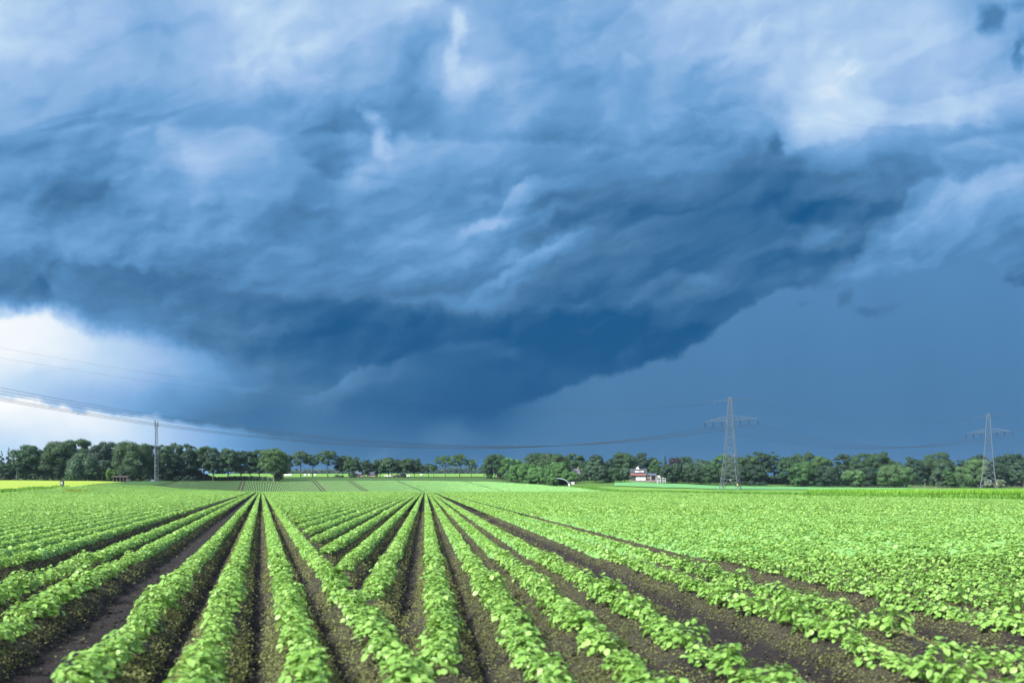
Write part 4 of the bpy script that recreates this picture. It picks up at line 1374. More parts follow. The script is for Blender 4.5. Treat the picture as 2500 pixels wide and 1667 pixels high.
# ------------------------------------------------------------------ power line, mast, buildings and small things
class Mesh:
    """Collects boxes, bars and prisms, then links them as one mesh object."""
    def __init__(self):
        self.V, self.Fc = [], []

    def add(self, V, Fc):
        b = len(self.V)
        self.V += [tuple(v) for v in V]
        self.Fc += [[b + i for i in f] for f in Fc]
        return self

    def box(self, x0, x1, y0, y1, z0, z1):
        return self.add([(x0, y0, z0), (x1, y0, z0), (x1, y1, z0), (x0, y1, z0), (x0, y0, z1), (x1, y0, z1), (x1, y1, z1), (x0, y1, z1)],
                        [(0, 3, 2, 1), (4, 5, 6, 7), (0, 1, 5, 4), (1, 2, 6, 5), (2, 3, 7, 6), (3, 0, 4, 7)])

    def bar(self, p, q, r, n=4, r2=None):
        V, Fq = tube_np([p, q], [r, r if r2 is None else r2], n)
        f = [list(x) for x in Fq] + [list(range(n))[::-1], list(range(n, 2 * n))]
        return self.add(V, f)

    def path(self, pts, rads, n=6):
        V, Fq = tube_np(pts, rads, n)
        m = len(V)
        return self.add(V, [list(x) for x in Fq] + [list(range(n))[::-1], list(range(m - n, m))])

    def prism(self, poly, a, b, axis='x'):
        """poly: outline in the two other axes, pushed from a to b along axis."""
        mk = {'x': lambda t, u, v: (t, u, v), 'y': lambda t, u, v: (u, t, v), 'z': lambda t, u, v: (u, v, t)}[axis]
        n = len(poly)
        V = [mk(a, *p) for p in poly] + [mk(b, *p) for p in poly]
        return self.add(V, [list(range(n))[::-1], list(range(n, 2 * n))] + [[i, (i + 1) % n, n + (i + 1) % n, n + i] for i in range(n)])

    def build(self, name, mat, parent=None, smooth=False, loc=None):
        me = bpy.data.meshes.new(name)
        me.from_pydata(self.V, [], self.Fc)
        me.update()
        bm = bmesh.new(); bm.from_mesh(me)
        bmesh.ops.recalc_face_normals(bm, faces=bm.faces)
        bm.to_mesh(me); bm.free()
        if smooth:
            me.polygons.foreach_set("use_smooth", [True] * len(me.polygons))
        me.materials.append(mat)
        o = link(name, me, parent)
        if loc is not None:
            o.location = loc
        return o


M_STEEL = plain("galvanised steel", (.066, .088, .115), .6, .0, .15, 1.5)
M_DSTEEL = plain("dark steel", (.06, .07, .08), .5, .3, .2, 2.0)
M_CABLE = plain("weathered conductor", (.035, .038, .042), .6, .2, .1, .5)
M_INS = plain("dark insulator", (.012, .012, .014), .6)
M_WHITE = plain("white paint", (.62, .63, .64), .5, vary=.05)
M_SLATE = plain("dark roof slate", (.030, .038, .054), .6, vary=.25, scale=6, bump=.4)
M_REDTILE = plain("red roof tile", (.17, .050, .048), .7, vary=.2, scale=8, bump=.4)
M_BRICK = plain("red brick", (.15, .050, .042), .85, vary=.25, scale=10, bump=.3)
M_BROWN = plain("brown brick", (.17, .11, .085), .85, vary=.25, scale=10, bump=.3)
M_GLASS = plain("dark window glass", (.03, .035, .045), .12, vary=.1)
M_WOOD = plain("weathered wood", (.16, .13, .10), .85, vary=.3, scale=4)
M_DWOOD = plain("dark stained boards", (.030, .026, .028), .8, vary=.3, scale=4)
M_PALEWOOD = plain("pale wood", (.20, .20, .20), .8, vary=.2, scale=4)
M_VIOLET = plain("violet grey roof", (.075, .072, .11), .7, vary=.2, scale=5, bump=.3)
M_BLUEROOF = plain("blue grey roof", (.055, .075, .11), .65, vary=.2, scale=5, bump=.3)
M_FOIL = plain("pale blue foil", (.30, .39, .43), .35, vary=.08)
M_YELLOWP = plain("yellow marker", (.70, .48, .05), .5)
M_PANEL = plain("pale panel", (.30, .36, .30), .4)
M_CARW = plain("white car paint", (.78, .79, .80), .25, vary=.03)
M_CARD = plain("dark car paint", (.03, .035, .045), .25, vary=.05)
M_RUBBER = plain("tyre rubber", (.02, .02, .02), .8)
M_CONC = plain("grey concrete", (.14, .14, .135), .85)


def pylon(name, px, Y, height, az, label):
    """Square lattice tower; az = compass direction of its arms, clockwise from +Y."""
    X = wx(px, Y)
    z0 = tz(X, Y)
    k = height / 45.0
    root = base(name, (X, Y, z0), label, "pylon", "pylons of the power line")
    prof = [(0, 6.3), (9, 4.55), (17.9, 3.5), (25, 2.75), (33.3, 2.05), (38.5, 1.6), (43.2, 1.15), (45, .55)]
    hs, rs = zip(*prof)
    a0 = math.radians(19.4)
    def corner(i, z):
        r = float(np.interp(z, hs, rs))
        t = a0 + i * math.pi / 2
        return np.array([r * math.cos(t), r * math.sin(t), z]) * k
    for i in range(4):
        m = Mesh()
        zs = [0, 9, 17.9, 25, 33.3, 38.5, 43.2, 45]
        for a, b in zip(zs, zs[1:]):
            m.bar(corner(i, a), corner(i, b), (.125 if b < 20 else .10) * k)
        leg = m.build("leg", M_STEEL, root)
        Mesh().box(-.5, .5, -.5, .5, -.6, .2).build("footing", M_CONC, leg, loc=tuple(corner(i, 0)))
    m = Mesh()
    levels = [0, 5.2, 9.6, 13.6, 16.6, 19.4, 22, 24.4, 26.6, 28.7, 30.6, 32.3, 33.9, 35.6, 37.2, 38.7, 40.1, 41.4, 42.6, 43.6, 45]
    for j, (a, b) in enumerate(zip(levels, levels[1:])):
        for i in range(4):
            r = .075 if b < 20 else .058
            if j == 0:
                mid = (corner(i, b) + corner(i + 1, b)) / 2
                m.bar(corner(i, a), mid, .10 * k); m.bar(corner(i + 1, a), mid, .10 * k)
                for t in (.35, .68):
                    p, q = corner(i, a + (b - a) * t), corner(i, a) * (1 - t) + mid * t
                    m.bar(p, q, .06 * k)
                    p, q = corner(i + 1, a + (b - a) * t), corner(i + 1, a) * (1 - t) + mid * t
                    m.bar(p, q, .06 * k)
                m.bar(corner(i, b), corner(i + 1, b), .08 * k)
            else:
                m.bar(corner(i, a), corner(i + 1, b), r * k)
                m.bar(corner(i + 1, a), corner(i, b), r * k)
                if j in (1, 2, 3):
                    m.bar(corner(i, b), corner(i + 1, b), .07 * k)
    m.build("lattice_bracing", M_STEEL, root)
    ar = math.radians(az)
    A = np.array([math.sin(ar), math.cos(ar), 0])
    Lr = np.array([math.cos(ar), -math.sin(ar), 0])
    zc, half = 33.6, 14.8
    for s in (-1, 1):
        m = Mesh()
        tip = A * s * half + np.array([0, 0, zc])
        for e in (-1, 1):
            root_lo = Lr * e * 1.3 + A * s * 1.3 + np.array([0, 0, zc])
            root_hi = Lr * e * 1.0 + A * s * 1.0 + np.array([0, 0, zc + 2.5])
            m.bar(root_lo * k, tip * k, .075 * k)
            m.bar(root_hi * k, tip * k, .055 * k)
            for t in (.2, .4, .6, .8):
                p = root_lo * (1 - t) + tip * t; q = root_hi * (1 - t) + tip * t
                m.bar(p * k, q * k, .04 * k)
                p2 = root_lo * (1 - t + .2) + tip * (t - .2)
                m.bar(p2 * k, q * k, .035 * k)
        for t in np.linspace(.1, .9, 7):
            p = (Lr * 1.3 + A * s * 1.3) * (1 - t) + A * s * half * t
            q = (-Lr * 1.3 + A * s * 1.3) * (1 - t) + A * s * half * t
            m.bar((p + [0, 0, zc]) * k, (q + [0, 0, zc]) * k, .035 * k)
        m.build("cross_arm", M_STEEL, root)
    pts = []
    for s in (-1, 1):
        for off in (5.1, 9.95, 14.75):
            m = Mesh()
            top = (A * s * off + np.array([0, 0, zc])) * k
            for e in (-1, 1):
                foot = top + (Lr * e * .78 + np.array([0, 0, -2.6])) * k
                n = 9
                for q in range(n):
                    t = (q + .5) / n
                    c0 = top * (1 - t) + foot * t
                    d = (foot - top) / np.linalg.norm(foot - top)
                    m.bar(c0 - d * .11 * k, c0 + d * .11 * k, .15 * k, 6)
                m.bar(top, foot, .06 * k)
            m.build("insulator", M_INS, root)
            pts.append(Vector(root.location) + Vector(top + np.array([0, 0, -2.65]) * k))
    ez = []
    for s in (-1, 1):
        m = Mesh()
        tip = A * s * 9.1 + np.array([0, 0, 43.3])
        for e in (-1, 1):
            m.bar((Lr * e * .7 + A * s * .8 + np.array([0, 0, 43.3])) * k, tip * k, .06 * k)
        m.bar((A * s * .3 + np.array([0, 0, 45])) * k, tip * k, .045 * k)
        for t in (.3, .55, .8):
            p = np.array([0, 0, 43.3]) + A * s * 9.1 * t
            q = (A * s * .3 + np.array([0, 0, 45])) * (1 - t) + tip * t
            m.bar(p * k, q * k, .035 * k)
        m.bar(tip * k, (tip + [0, 0, -.9]) * k, .09 * k)
        m.build("earth_wire_arm", M_DSTEEL if s > 0 else M_STEEL, root)
        ez.append(Vector(root.location) + Vector((tip + [0, 0, -.9]) * k))
    Mesh().box(-.3, .3, -.04, .04, 4.4, 5.0).build("sign_plate", M_PALEWOOD, root, loc=(-.9, -3.9, 0))
    mk = Mesh().box(-.22, .22, -.05, .05, 0, .75).build("marker_plate", M_YELLOWP, root, loc=tuple(corner(3, 2.2) + np.array([0, -.35, 0])))
    return root, pts, ez


PA, ptsA, ezA = pylon("lattice_pylon", 1783, 429, 45.0, 136.3, "large steel lattice pylon standing before the right wood, nearer of the two pylons")
PB, ptsB, ezB = pylon("lattice_pylon", 2413, 545, 46.0, 152.3, "far steel lattice pylon at the right, behind the maize, smaller in view")


def wire(p, q, sag, r, name, label, group, n=48):
    p, q = np.array(p), np.array(q)
    t = np.linspace(0, 1, n)[:, None]
    pts = p * (1 - t) + q * t
    pts[:, 2] -= 4 * sag * (t * (1 - t))[:, 0]
    o = Mesh().path(pts, [r] * n, 5).build(name, M_CABLE, None, True)
    return note(o, label, "power cable", group)


def build_wires():
    hang = ["innermost far side", "middle far side", "outermost far side", "innermost near side", "middle near side", "outermost near side"]
    side = {-1: "left", 1: "right"}
    offs = [("innermost", "left"), ("middle", "left"), ("outermost", "left"), ("innermost", "right"), ("middle", "right"), ("outermost", "right")]
    dC = Vector((-165 - wx(1783, 429), 250.6 - 429, 0))
    dD = Vector((200, 140, 0))
    for i, (pos, sd_) in enumerate(offs):
        a, b = ptsA[i], ptsB[i]
        c = a + dC; c.z = 31.7 + .25 * (i % 3)
        off = Vector((a.x - PA.location.x, a.y - PA.location.y, 0))
        wire(a, c, 14.2 + .12 * (i % 3), .046, "conductor_cable", f"dark cable from the large pylon's {pos} {sd_} insulator out past the left edge", "conductor cables of the long left span")
        wire(a, b, 8.6 + .1 * (i % 3), .042, "conductor_cable", f"dark cable from the large pylon's {pos} {sd_} insulator to the far pylon", "conductor cables between the two pylons", 32)
        d = b + dD; d.z = b.z + 1
        wire(b, d, 8.5, .042, "conductor_cable", f"dark cable from the far pylon's {pos} {sd_} insulator out past the right edge", "conductor cables right of the far pylon", 24)
    for i, sd_ in enumerate(("left", "right")):
        a, b = ezA[i], ezB[i]
        c = a + dC; c.z = 43.6
        wire(a, c, 10.8, .018, "earth_wire", f"thin earth wire from the large pylon's top {sd_} arm out past the left edge", "earth wires of the long left span")
        wire(a, b, 6.0, .022, "earth_wire", f"thin earth wire between the two pylons' top {sd_} arms", "earth wires between the two pylons", 32)
        d = b + dD
        wire(b, d, 6.0, .022, "earth_wire", f"thin earth wire from the far pylon's top {sd_} arm out past the right edge", "earth wires right of the far pylon", 24)


build_wires()


def spot(px, Y, lift=0.0):
    X = wx(px, Y)
    return (X, Y, tz(X, Y) + lift)


def slim_mast():
    Y = 409
    root = base("lattice_mast", spot(381, Y, .05), "slim tall steel lattice mast with aerials before the left wood", "mast")
    Ht = wz(1025, Y) - root.location.z
    r = lambda z: 1.05 - .45 * z / Ht
    cor = lambda i, z: (r(z) * math.cos(.5 + i * 2.0944), r(z) * math.sin(.5 + i * 2.0944), z)
    for i in range(3):
        Mesh().bar(cor(i, 0), cor(i, Ht - 1.2), .10, 6).build("leg", M_STEEL, root)
    m = Mesh()
    zs = np.linspace(0, Ht - 1.2, 17)
    for a, b in zip(zs, zs[1:]):
        for i in range(3):
            m.bar(cor(i, a), cor(i + 1, b), .05); m.bar(cor(i + 1, a), cor(i, b), .05)
    m.build("lattice_bracing", M_STEEL, root)
    for i in range(3):
        x, y, _ = cor(i, Ht - 3)
        m = Mesh()
        m.box(x * 1.25 - .14, x * 1.25 + .14, y * 1.25 - .1, y * 1.25 + .1, Ht - 3.2, Ht - .4)
        m.bar((x, y, Ht - 1.8), (x * 1.25, y * 1.25, Ht - 1.8), .05)
        m.build("aerial", M_DSTEEL if i else M_STEEL, root)
    Mesh().bar((-.45, 0, Ht - 1.2), (-.45, 0, Ht), .09, 6).build("lightning_rod", M_DSTEEL, root)
    Mesh().bar((.2, -.45, 1), (.15, -.2, Ht - 2), .09, 4).build("cable_run", M_DSTEEL, root)
    c = base("equipment_cabinet", spot(372.5, Y - 2.5, .05), "pale equipment cabinet at the foot of the slim lattice mast", "cabinet")
    Mesh().box(-.5, .5, -.35, .35, .1, 1.15).build("cabinet_body", M_FOIL, c)
    Mesh().box(-.42, .42, -.37, -.35, .2, 1.05).build("door", M_STEEL, c)
    Mesh().box(-.55, .55, -.4, .4, 1.15, 1.22).build("lid", M_STEEL, c)
    fence("mast_fence", [(364, Y - 4), (392, Y - 4), (392, Y + 3)], 1.1, 1.1, M_STEEL, "low pale post fence round the foot of the lattice mast", 2)


def fence(name, pts, h, step, mat, label, rails=2, cat="fence"):
    P = [Vector(spot(px, Y)) for px, Y in pts]
    root = base(name, P[0], label, cat)
    o = P[0]
    for a, b in zip(P, P[1:]):
        n = max(1, int((b - a).length / step))
        for i in range(n + (b is P[-1])):
            q = a.lerp(b, i / n)
            q.z = tz(q.x, q.y)
            q -= o
            Mesh().bar((0, 0, -.3), (0, 0, h), .06, 5).build("post", mat, root, loc=q)
        m = Mesh()
        for r in range(rails):
            z = h * (.92 - .42 * r)
            for i in range(n):
                s, e = a.lerp(b, i / n), a.lerp(b, (i + 1) / n)
                s.z, e.z = tz(s.x, s.y) + z, tz(e.x, e.y) + z
                m.bar(s - o, e - o, .022, 4)
        m.build("rail", mat, root)
    return root


slim_mast()


def lamp(px, Y, top, label):
    root = base("street_lamp", spot(px, Y, .05), label, "street lamp")
    h = wz(top, Y) - root.location.z
    Mesh().bar((0, 0, -.2), (0, 0, h), .10, 8, .06).build("pole", M_STEEL, root)
    m = Mesh().path([(0, 0, h - .1), (.15, -.2, h + .1), (.35, -.5, h + .12)], [.05, .05, .04])
    m.build("arm", M_STEEL, root)
    Mesh().prism([(-.55, h + .06), (-.55, h + .2), (.1, h + .24), (.1, h + .06)], .2, .5, 'x').build("lamp_head", M_PALEWOOD, root, loc=(0, -.35, 0))


lamp(159, 412, 1154, "thin street lamp at the left wood's edge behind the yellow field")
lamp(890, 502, 1143.5, "street lamp in front of the farmhouses")


def upright_cabinet():
    root = base("upright_cabinet", spot(151.5, 283, .05), "dark upright box cabinet with a pale panel standing in the yellow field", "cabinet")
    Mesh().box(-.50, .50, -.35, .35, .18, 1.78).build("cabinet_body", M_DSTEEL, root)
    Mesh().box(-.56, .56, -.42, .42, 1.78, 1.9).build("roof", M_DWOOD, root)
    Mesh().box(-.26, .26, -.375, -.35, .95, 1.55).build("panel", M_PANEL, root)
    Mesh().box(-.32, .32, -.372, -.35, .3, .85).build("door", M_SLATE, root)
    for s in (-1, 1):
        for e in (-1, 1):
            Mesh().box(s * .42 - .05, s * .42 + .05, e * .28 - .05, e * .28 + .05, -.2, .18).build("leg", M_DSTEEL, root)


upright_cabinet()


def low_shed():
    Y = 412
    root = base("shed", spot(294, Y), "low dark open shed with thin posts at the left wood's edge", "shed")
    w = 3.3
    Mesh().prism([(-.6, 2.05), (-.6, 2.2), (1.9, 2.75), (4.4, 2.2), (4.4, 2.05), (1.9, 2.6)], -w - .3, w + .3, 'x').build("roof", M_DWOOD, root)
    Mesh().box(-w, w, 3.9, 4.0, 0, 2.1).build("back_wall", M_DWOOD, root)  # dark wall put in to deepen the shade in the open front
    for s in (-1, 1):
        Mesh().box(s * w - .06, s * w + .06, .0, 3.9, 0, 2.1).build("side_wall", M_DWOOD, root)
    for i in range(5):
        x = -w + .1 + i * (2 * w - .2) / 4
        Mesh().box(x - .06, x + .06, -.4, -.26, 0, 2.06).build("post", M_WOOD, root)
    fence("garden_fence", [(309, Y - 1), (318, Y - 1)], 1.2, .8, M_PALEWOOD, "short pale slatted fence beside the low dark shed", 2)


low_shed()


def gable_house(name, px, Y, w, d, hw, hr, wallm, roofm, label, windows=(), lift=0.1, rz=0.0, chimney=None, base_z=None, door=None):
    loc = spot(px, Y, lift) if base_z is None else (wx(px, Y), Y, base_z)
    root = base(name, loc, label, "house", None, rz)
    Mesh().prism([(0, -.5), (0, hw), (d / 2, hw + hr - .05), (d, hw), (d, -.5)], -w / 2, w / 2, 'x').build("wall", wallm, root)
    o = .35
    s = hr / (d / 2)
    m = Mesh()
    m.prism([(-o, hw - o * s + .02), (d / 2, hw + hr + .02), (d / 2, hw + hr + .22), (-o, hw - o * s + .22)], -w / 2 - .3, w / 2 + .3, 'x')
    m.prism([(d + o, hw - o * s + .02), (d / 2, hw + hr + .02), (d / 2, hw + hr + .22), (d + o, hw - o * s + .22)], -w / 2 - .3, w / 2 + .3, 'x')
    rf = m.build("roof", roofm, root)
    if chimney is not None:
        Mesh().box(chimney - .35, chimney + .35, d / 2 - .35, d / 2 + .35, hw + hr - .6, hw + hr + 1.1).build("chimney", wallm, rf)
    for (a, b, z0, z1) in windows:
        fr = Mesh()
        fr.box(a, b, -.06, .02, z0, z0 + .1); fr.box(a, b, -.06, .02, z1 - .1, z1)
        fr.box(a, a + .1, -.06, .02, z0 + .1, z1 - .1); fr.box(b - .1, b, -.06, .02, z0 + .1, z1 - .1)
        f = fr.build("window", M_WHITE, root)
        Mesh().box(a + .1, b - .1, -.03, -.005, z0 + .1, z1 - .1).build("pane", M_GLASS, f)
    if door:
        a, b = door
        Mesh().box(a, b, -.05, .02, 0, 2.1).build("door", M_DWOOD, root)
    return root


gable_house("farmhouse", 877, 532, 5.4, 7, 1.7, 3.0, M_BROWN, M_BLUEROOF, "left farmhouse with a steep blue grey roof behind the avenue",
            [(-2.2, -1.0, .5, 1.5), (.9, 2.1, .5, 1.5)], .1, .1, 1.6, door=(-.5, .4))
gable_house("farmhouse", 907, 536, 5.2, 6, 1.4, 1.8, M_BROWN, M_SLATE, "lower farmhouse with a dark roof right of the conical tree",
            [(-1.9, -.7, .4, 1.2), (.3, 1.5, .4, 1.2)], .1, -.05)
gable_house("cottage", 1379, 498, 3.6, 5, 3.0, 2.6, M_BROWN, M_BLUEROOF, "cottage roof peeping out blue grey above the clipped hedge", [(-1.2, -.2, 1.0, 2.2)], .1, .3, base_z=6.6)
gable_house("cottage", 1404, 500, 4.6, 6, 2.7, 3.3, M_BROWN, M_VIOLET, "cottage with a violet roof half hidden behind the pale birch", [(.6, 1.8, .9, 2.1)], .1, -.15, 1.4, base_z=6.6)


def white_house():
    Y = 500
    s = Y / F
    root = base("house", (wx(1571, Y), Y, wz(1172.3, Y)), "white house with dark roof, red tiled lower roof edge and brick annex", "house")
    X = lambda px: (px - 1571) * s
    Z = lambda py: (1172.3 - py) * s
    z1 = Z(1159.8)
    Mesh().box(X(1540.5), X(1577.5), .05, 8, -1.2, z1).build("wall", M_BROWN, root)
    roof = Mesh().prism([(.1, Z(1156.5)), (3.9, Z(1143.2)), (4.3, Z(1143.2)), (8.2, Z(1156.5)), (8.2, z1 + .02), (.1, z1 + .02)], X(1540), X(1581), 'x').build("roof", M_SLATE, root)
    Mesh().prism([(-1.0, z1 - .12), (-1.0, z1 + .08), (.09, Z(1156.2)), (.09, z1 - .12)], X(1539.5), X(1577), 'x').build("lower_roof", M_REDTILE, root)
    dm = Mesh().box(X(1549), X(1573.5), .55, 3.4, Z(1153.6), Z(1147.2)).build("dormer", M_SLATE, roof)
    for a, b in ((1550.4, 1560.2), (1562, 1572.3)):
        Mesh().box(X(a), X(b), .50, .548, Z(1152.3), Z(1149.0)).build("dormer_window", M_WHITE, dm)
    Mesh().box(X(1564.2), X(1566), .47, .498, Z(1152.4), Z(1148.8)).build("dormer_pane", M_GLASS, dm)
    Mesh().prism([(X(1554), Z(1144.5)), (X(1563.5), Z(1144.5)), (X(1558.8), Z(1138.2))], 3.2, 4.1, 'y').build("gable", M_WHITE, roof)
    Mesh().box(X(1559.6), X(1561.8), 4.3, 4.9, Z(1145), Z(1136.3)).build("chimney", M_BRICK, roof)
    Mesh().box(X(1541), X(1551.5), -.02, .046, .15, Z(1162.2)).build("window", M_GLASS, root)
    for a, b in ((1552.6, 1563.2), (1564.2, 1576)):
        Mesh().box(X(a), X(b), -.10, .046, .15, Z(1162.4)).build("white_panel", M_WHITE, root)
    Mesh().box(X(1563.3), X(1564.1), -.06, .046, .15, Z(1162.4)).build("mullion", M_STEEL, root)
    Mesh().box(X(1541), X(1576), -.04, .046, Z(1162), z1 - .16).build("lintel", M_DWOOD, root)
    an = Mesh().box(X(1577.6), X(1602), .6, 6, -1.2, Z(1160.5)).build("annex_wall", M_BRICK, root)
    Mesh().box(X(1579.5), X(1588), .52, .596, Z(1167.6), Z(1163.2)).build("annex_window", M_WHITE, an)
    Mesh().box(X(1589.2), X(1600), .54, .596, .1, Z(1162.4)).build("annex_opening", M_GLASS, an)
    Mesh().prism([(-.9, Z(1160.2)), (-.9, Z(1159.3)), (3, Z(1154.8)), (6.4, Z(1154.8)), (6.4, Z(1160.2))], X(1577.7), X(1603.4), 'x').build("annex_roof", M_BLUEROOF, root)
    for px in (1588.6, 1601.2):
        Mesh().box(X(px) - .09, X(px) + .09, -.75, -.57, -.3, Z(1160.3)).build("post", M_WHITE, root)
    Mesh().box(X(1540), X(1603), -1.6, .04, -1.0, .06).build("terrace", M_CONC, root)


white_house()


def garden_house():
    Y = 488
    s = Y / F
    root = base("garden_house", (wx(1615.5, Y), Y, wz(1176, Y)), "small white framed garden house with gabled roof right of the annex", "garden house")
    a, h, p = 9.2 * s, 8.2 * s, 13.2 * s
    m = Mesh()
    for y in (0, 3.2):
        for x in (-a, -a * .35, a * .35, a):
            m.bar((x, y, -.6), (x, y, h + (p - h) * (1 - abs(x) / a) * .95), .09)
        m.bar((-a, y, h), (a, y, h), .08); m.bar((-a, y, h * .5), (a, y, h * .5), .06)
        m.bar((-a - .2, y, h - .1), (0, y, p), .10); m.bar((a + .2, y, h - .1), (0, y, p), .10)
        m.bar((-a, y, 0), (-a * .35, y, h * .5), .05); m.bar((a, y, 0), (a * .35, y, h * .5), .05)
    for x, z in ((-a, h), (a, h), (0, p)):
        m.bar((x, 0, z), (x, 3.2, z), .08)
    m.build("frame", M_WHITE, root)
    Mesh().box(-a + .1, a - .1, .1, .16, -.4, h * .48).build("wall_panel", M_STEEL, root)
    for sgn in (-1, 1):
        Mesh().prism([(0, p + .05), (0, p + .12), (sgn * (a + .3), h - .1), (sgn * (a + .3), h - .17)], -.2, 3.4, 'y').build("roof_panel", M_BLUEROOF, root)
    w = base("wall_box", (wx(1608.5, 496), 496, wz(1164, 496)), "white box shaped hutch on a post behind the garden house", "hutch")
    Mesh().box(-.7, .7, 0, 1, 0, .8).build("hutch_body", M_WHITE, w)
    Mesh().box(-.1, .1, .4, .6, -3.5, 0).build("post", M_WOOD, w)


garden_house()


def white_arch():
    Y = 436
    s = Y / F
    root = base("field_tunnel", (wx(1362, Y), Y, wz(1183, Y)), "white arched tunnel shelter, open and dark inside, half hidden by the hedge", "tunnel")
    rx, rz = 27.5 * s, 16.5 * s
    ang = np.linspace(0, math.pi, 19)
    outer = [(rx * math.cos(t), rz * math.sin(t)) for t in ang]
    inner = [((rx - .28) * math.cos(t), (rz - .32) * math.sin(t)) for t in ang]
    m = Mesh()
    m.prism(outer + inner[::-1], 0, .5, 'y')
    m.build("front_arch", M_FOIL, root)
    skin = [((rx - .05) * math.cos(t), (rz - .05) * math.sin(t)) for t in ang] + [((rx - .2) * math.cos(t), (rz - .2) * math.sin(t)) for t in ang][::-1]
    Mesh().prism(skin, .5, 9, 'y').build("cover", M_FOIL, root)
    Mesh().prism([(x * .95, z * .93) for x, z in outer], 8.6, 8.8, 'y').build("back_wall", M_DWOOD, root)
    for sx in (-1, 1):
        Mesh().box(sx * rx - .35, sx * rx + .35, -.1, .45, -.6, .5).build("foot", M_WHITE, root)
    t = base("liquid_tank", (wx(1398.5, 438), 438, wz(1182, 438)), "white square liquid tank beside the white arched tunnel", "tank")
    Mesh().box(-.75, .75, -.5, .7, .15, 1.25).build("tank_body", M_WHITE, t)
    m = Mesh()
    for x in (-.78, -.26, .26, .78):
        m.bar((x, -.54, 0), (x, -.54, 1.3), .03)
    for z in (.15, .6, 1.05, 1.3):
        m.bar((-.78, -.54, z), (.78, -.54, z), .03)
    m.build("cage", M_STEEL, t)
    Mesh().box(-.8, .8, -.55, .75, -.3, .12).build("pallet", M_WOOD, t)
    Mesh().bar((.1, .1, 1.25), (.1, .1, 1.45), .18, 10).build("cap", M_STEEL, t)
    b = base("water_barrel", (wx(1392.3, 439), 439, wz(1182, 439)), "black barrel between the white arch and the white tank", "barrel")
    Mesh().path([(0, 0, -.2), (0, 0, .3), (0, 0, .8), (0, 0, 1.25), (0, 0, 1.3)], [.40, .46, .48, .42, .36], 12).build("barrel_body", M_DSTEEL, b, True)
    Mesh().bar((0, 0, 1.3), (0, 0, 1.36), .4, 12).build("lid", M_RUBBER, b)


white_arch()


def shelter():
    root = base("carport", spot(1221, 500, .05), "small open carport with a blue grey roof under the bushy tree", "carport")
    Mesh().prism([(-.4, 2.3), (-.4, 2.45), (2.2, 3.3), (4.8, 2.45), (4.8, 2.3), (2.2, 3.15)], -2.2, 2.2, 'x').build("roof", M_BLUEROOF, root)
    for sx in (-1, 1):
        for y in (0, 4.2):
            Mesh().box(sx * 1.9 - .08, sx * 1.9 + .08, y, y + .16, -.3, 2.4).build("post", M_DWOOD, root)
    Mesh().box(-1.9, 1.9, 4.0, 4.1, 0, 2.3).build("back_wall", M_DWOOD, root)


shelter()


def sign_post():
    root = base("sign_post", spot(1182.5, 503, .05), "dark signboard on a post at the roadside left of the bushy tree", "sign")
    Mesh().bar((0, 0, -.2), (0, 0, 2.0), .06, 6).build("post", M_DSTEEL, root)
    Mesh().box(-.42, .42, -.06, -.02, 1.2, 2.05).build("board", M_DSTEEL, root)


sign_post()


def car(px, Y, paint, label, rz):
    root = base("parked_car", spot(px, Y, .12), label, "car", "cars parked behind the avenue", rz)
    b = Mesh()
    b.prism([(-2.1, .35), (-2.12, .75), (-1.95, .92), (-.9, .98), (1.5, .98), (2.05, .85), (2.1, .4)], -.86, .86, 'y')
    b.prism([(-1.0, .98), (-.4, 1.45), (1.1, 1.47), (1.75, .98)], -.74, .74, 'y')
    b.build("body", paint, root)
    w = Mesh()
    for s in (-1, 1):
        w.prism([(-.78, 1.02), (-.32, 1.39), (.30, 1.41), (.30, 1.02)], s * .742, s * .756, 'y')
        w.prism([(.38, 1.02), (.38, 1.41), (1.05, 1.41), (1.55, 1.02)], s * .742, s * .756, 'y')
    w.build("side_window", M_GLASS, root)
    for x in (-1.3, 1.3):
        for s in (-1, 1):
            t = Mesh().bar((x, s * .70, .33), (x, s * .90, .33), .33, 14).build("wheel", M_RUBBER, root)
            Mesh().bar((x, s * .87, .33), (x, s * .915, .33), .18, 10).build("rim", M_STEEL, t)


car(947, 524, M_CARW, "white parked car, first right of the farmhouses", .15)
car(968, 520, M_CARD, "dark parked car behind the avenue trunks", -.1)
car(976, 532, M_CARW, "white parked car just behind the dark one", .05)
car(992, 526, M_CARW, "white parked car, last in the row below the joined crowns", .1)
rb = base("notice_board", spot(956.5, 518, .1), "reddish notice board between the first two parked cars", "board")
Mesh().box(-.45, .45, -.06, 0, .6, 1.9).build("board", M_BRICK, rb)
for sx in (-.4, .4):
    Mesh().box(sx - .05, sx + .05, -.02, .08, -.2, 2.0).build("post", M_WHITE, rb)


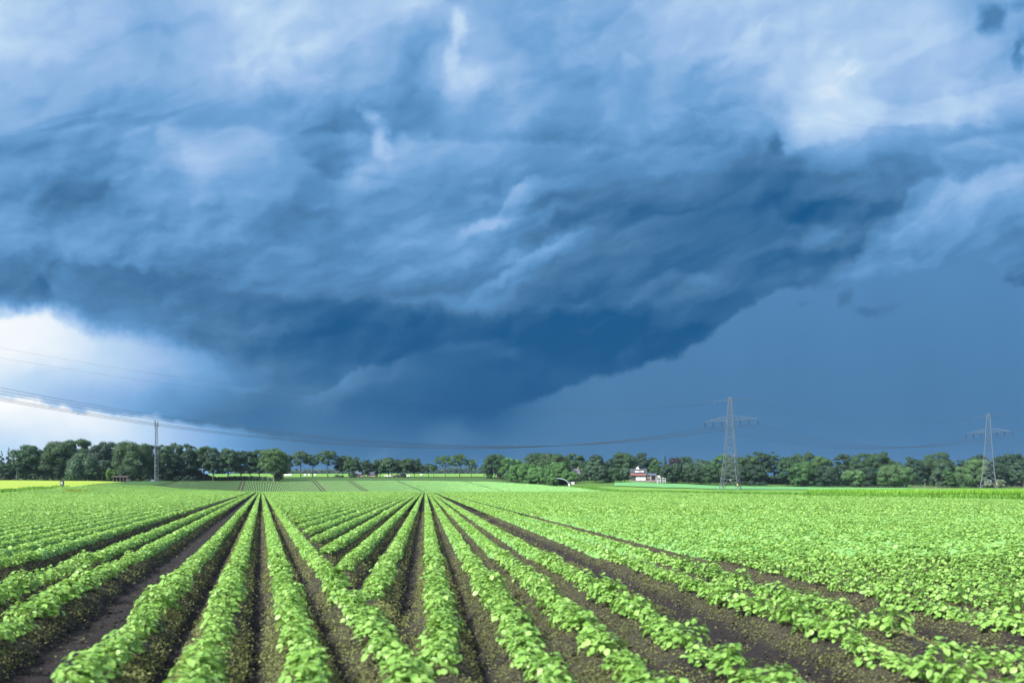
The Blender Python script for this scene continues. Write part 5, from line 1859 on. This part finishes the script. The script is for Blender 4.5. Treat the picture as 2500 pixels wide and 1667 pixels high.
def bales():
    labs = ["leftmost white wrapped bale of the row behind the front tree", "second white wrapped bale of the row behind the front tree",
            "third white wrapped bale of the row behind the front tree", "fourth white wrapped bale of the row behind the front tree",
            "white wrapped bale lying behind the first airy avenue tree", "white wrapped bale left of the smaller airy avenue tree",
            "white wrapped bale right of the smaller airy avenue tree", "white wrapped bale alone behind the small trees right of the cars"]
    for px, lab in zip((694, 699, 704.5, 709.5, 745, 755, 769, 1029), labs):
        Y = 655 + RND.uniform(-15, 15)
        x, y, z = spot(px, Y, .1)
        r = .75
        a = RND.uniform(-.4, .4)
        m = Mesh()
        pts = [(-.72, 0, r), (-.66, 0, r), (-.3, 0, r), (.3, 0, r), (.66, 0, r), (.72, 0, r)]
        m.path(pts, [r * .80, r * .95, r, r, r * .95, r * .80], 14)
        o = m.build("wrapped_bale", M_WHITE, None, True, (x, y, z))
        o.rotation_euler = (0, 0, a)
        note(o, lab, "bale", "white wrapped bales on the far meadow")


bales()

sh = base("garden_shed", (wx(1896.5, 558), 558, wz(1176.5, 558)), "small white shed with a dark door at the wood's edge", "shed")
Mesh().prism([(-1.25, -.6), (1.25, -.6), (1.25, 1.7), (0, 2.1), (-1.25, 1.75)], 0, 2.4, 'y').build("wall", M_WHITE, sh)
Mesh().prism([(-1.45, 1.73), (-1.45, 1.85), (0, 2.28), (1.45, 1.80), (1.45, 1.68), (0, 2.12)], -.2, 2.6, 'y').build("roof", M_CONC, sh)
Mesh().box(-1.2, -.45, -.04, -.002, -.2, 1.4).build("door", M_DWOOD, sh)
fence("rail_fence", [(1874, 556), (1890, 556)], .95, 1.3, M_WHITE, "low white rail fence left of the small white shed", 2)
fence("wire_fence", [(2095, 481), (2150, 482), (2226, 483)], 1.05, 3.0, M_WOOD, "wooden post and wire fence before the solitary round tree", 2)
fence("wire_fence", [(2452, 570), (2500, 568)], 1.1, 2.6, M_PALEWOOD, "pale post and wire fence right of the far pylon", 2)

# ------------------------------------------------------------------ damp air between the field and the woods
def build_haze():
    m = bpy.data.materials.new("damp air")
    m.use_nodes = True
    g = Nodes(m.node_tree)
    out = g.new('ShaderNodeOutputMaterial')
    v = g.new('ShaderNodeVolumePrincipled')
    v.inputs['Color'].default_value = (.50, .74, 1.0, 1)
    v.inputs['Density'].default_value = 0.000035
    g.put(out.inputs['Volume'], v.outputs[0])
    o = Mesh().box(-2700, 2700, -130, 2230, -1.4, 62).build("haze", m)
    note(o, kind="stuff")


build_haze()
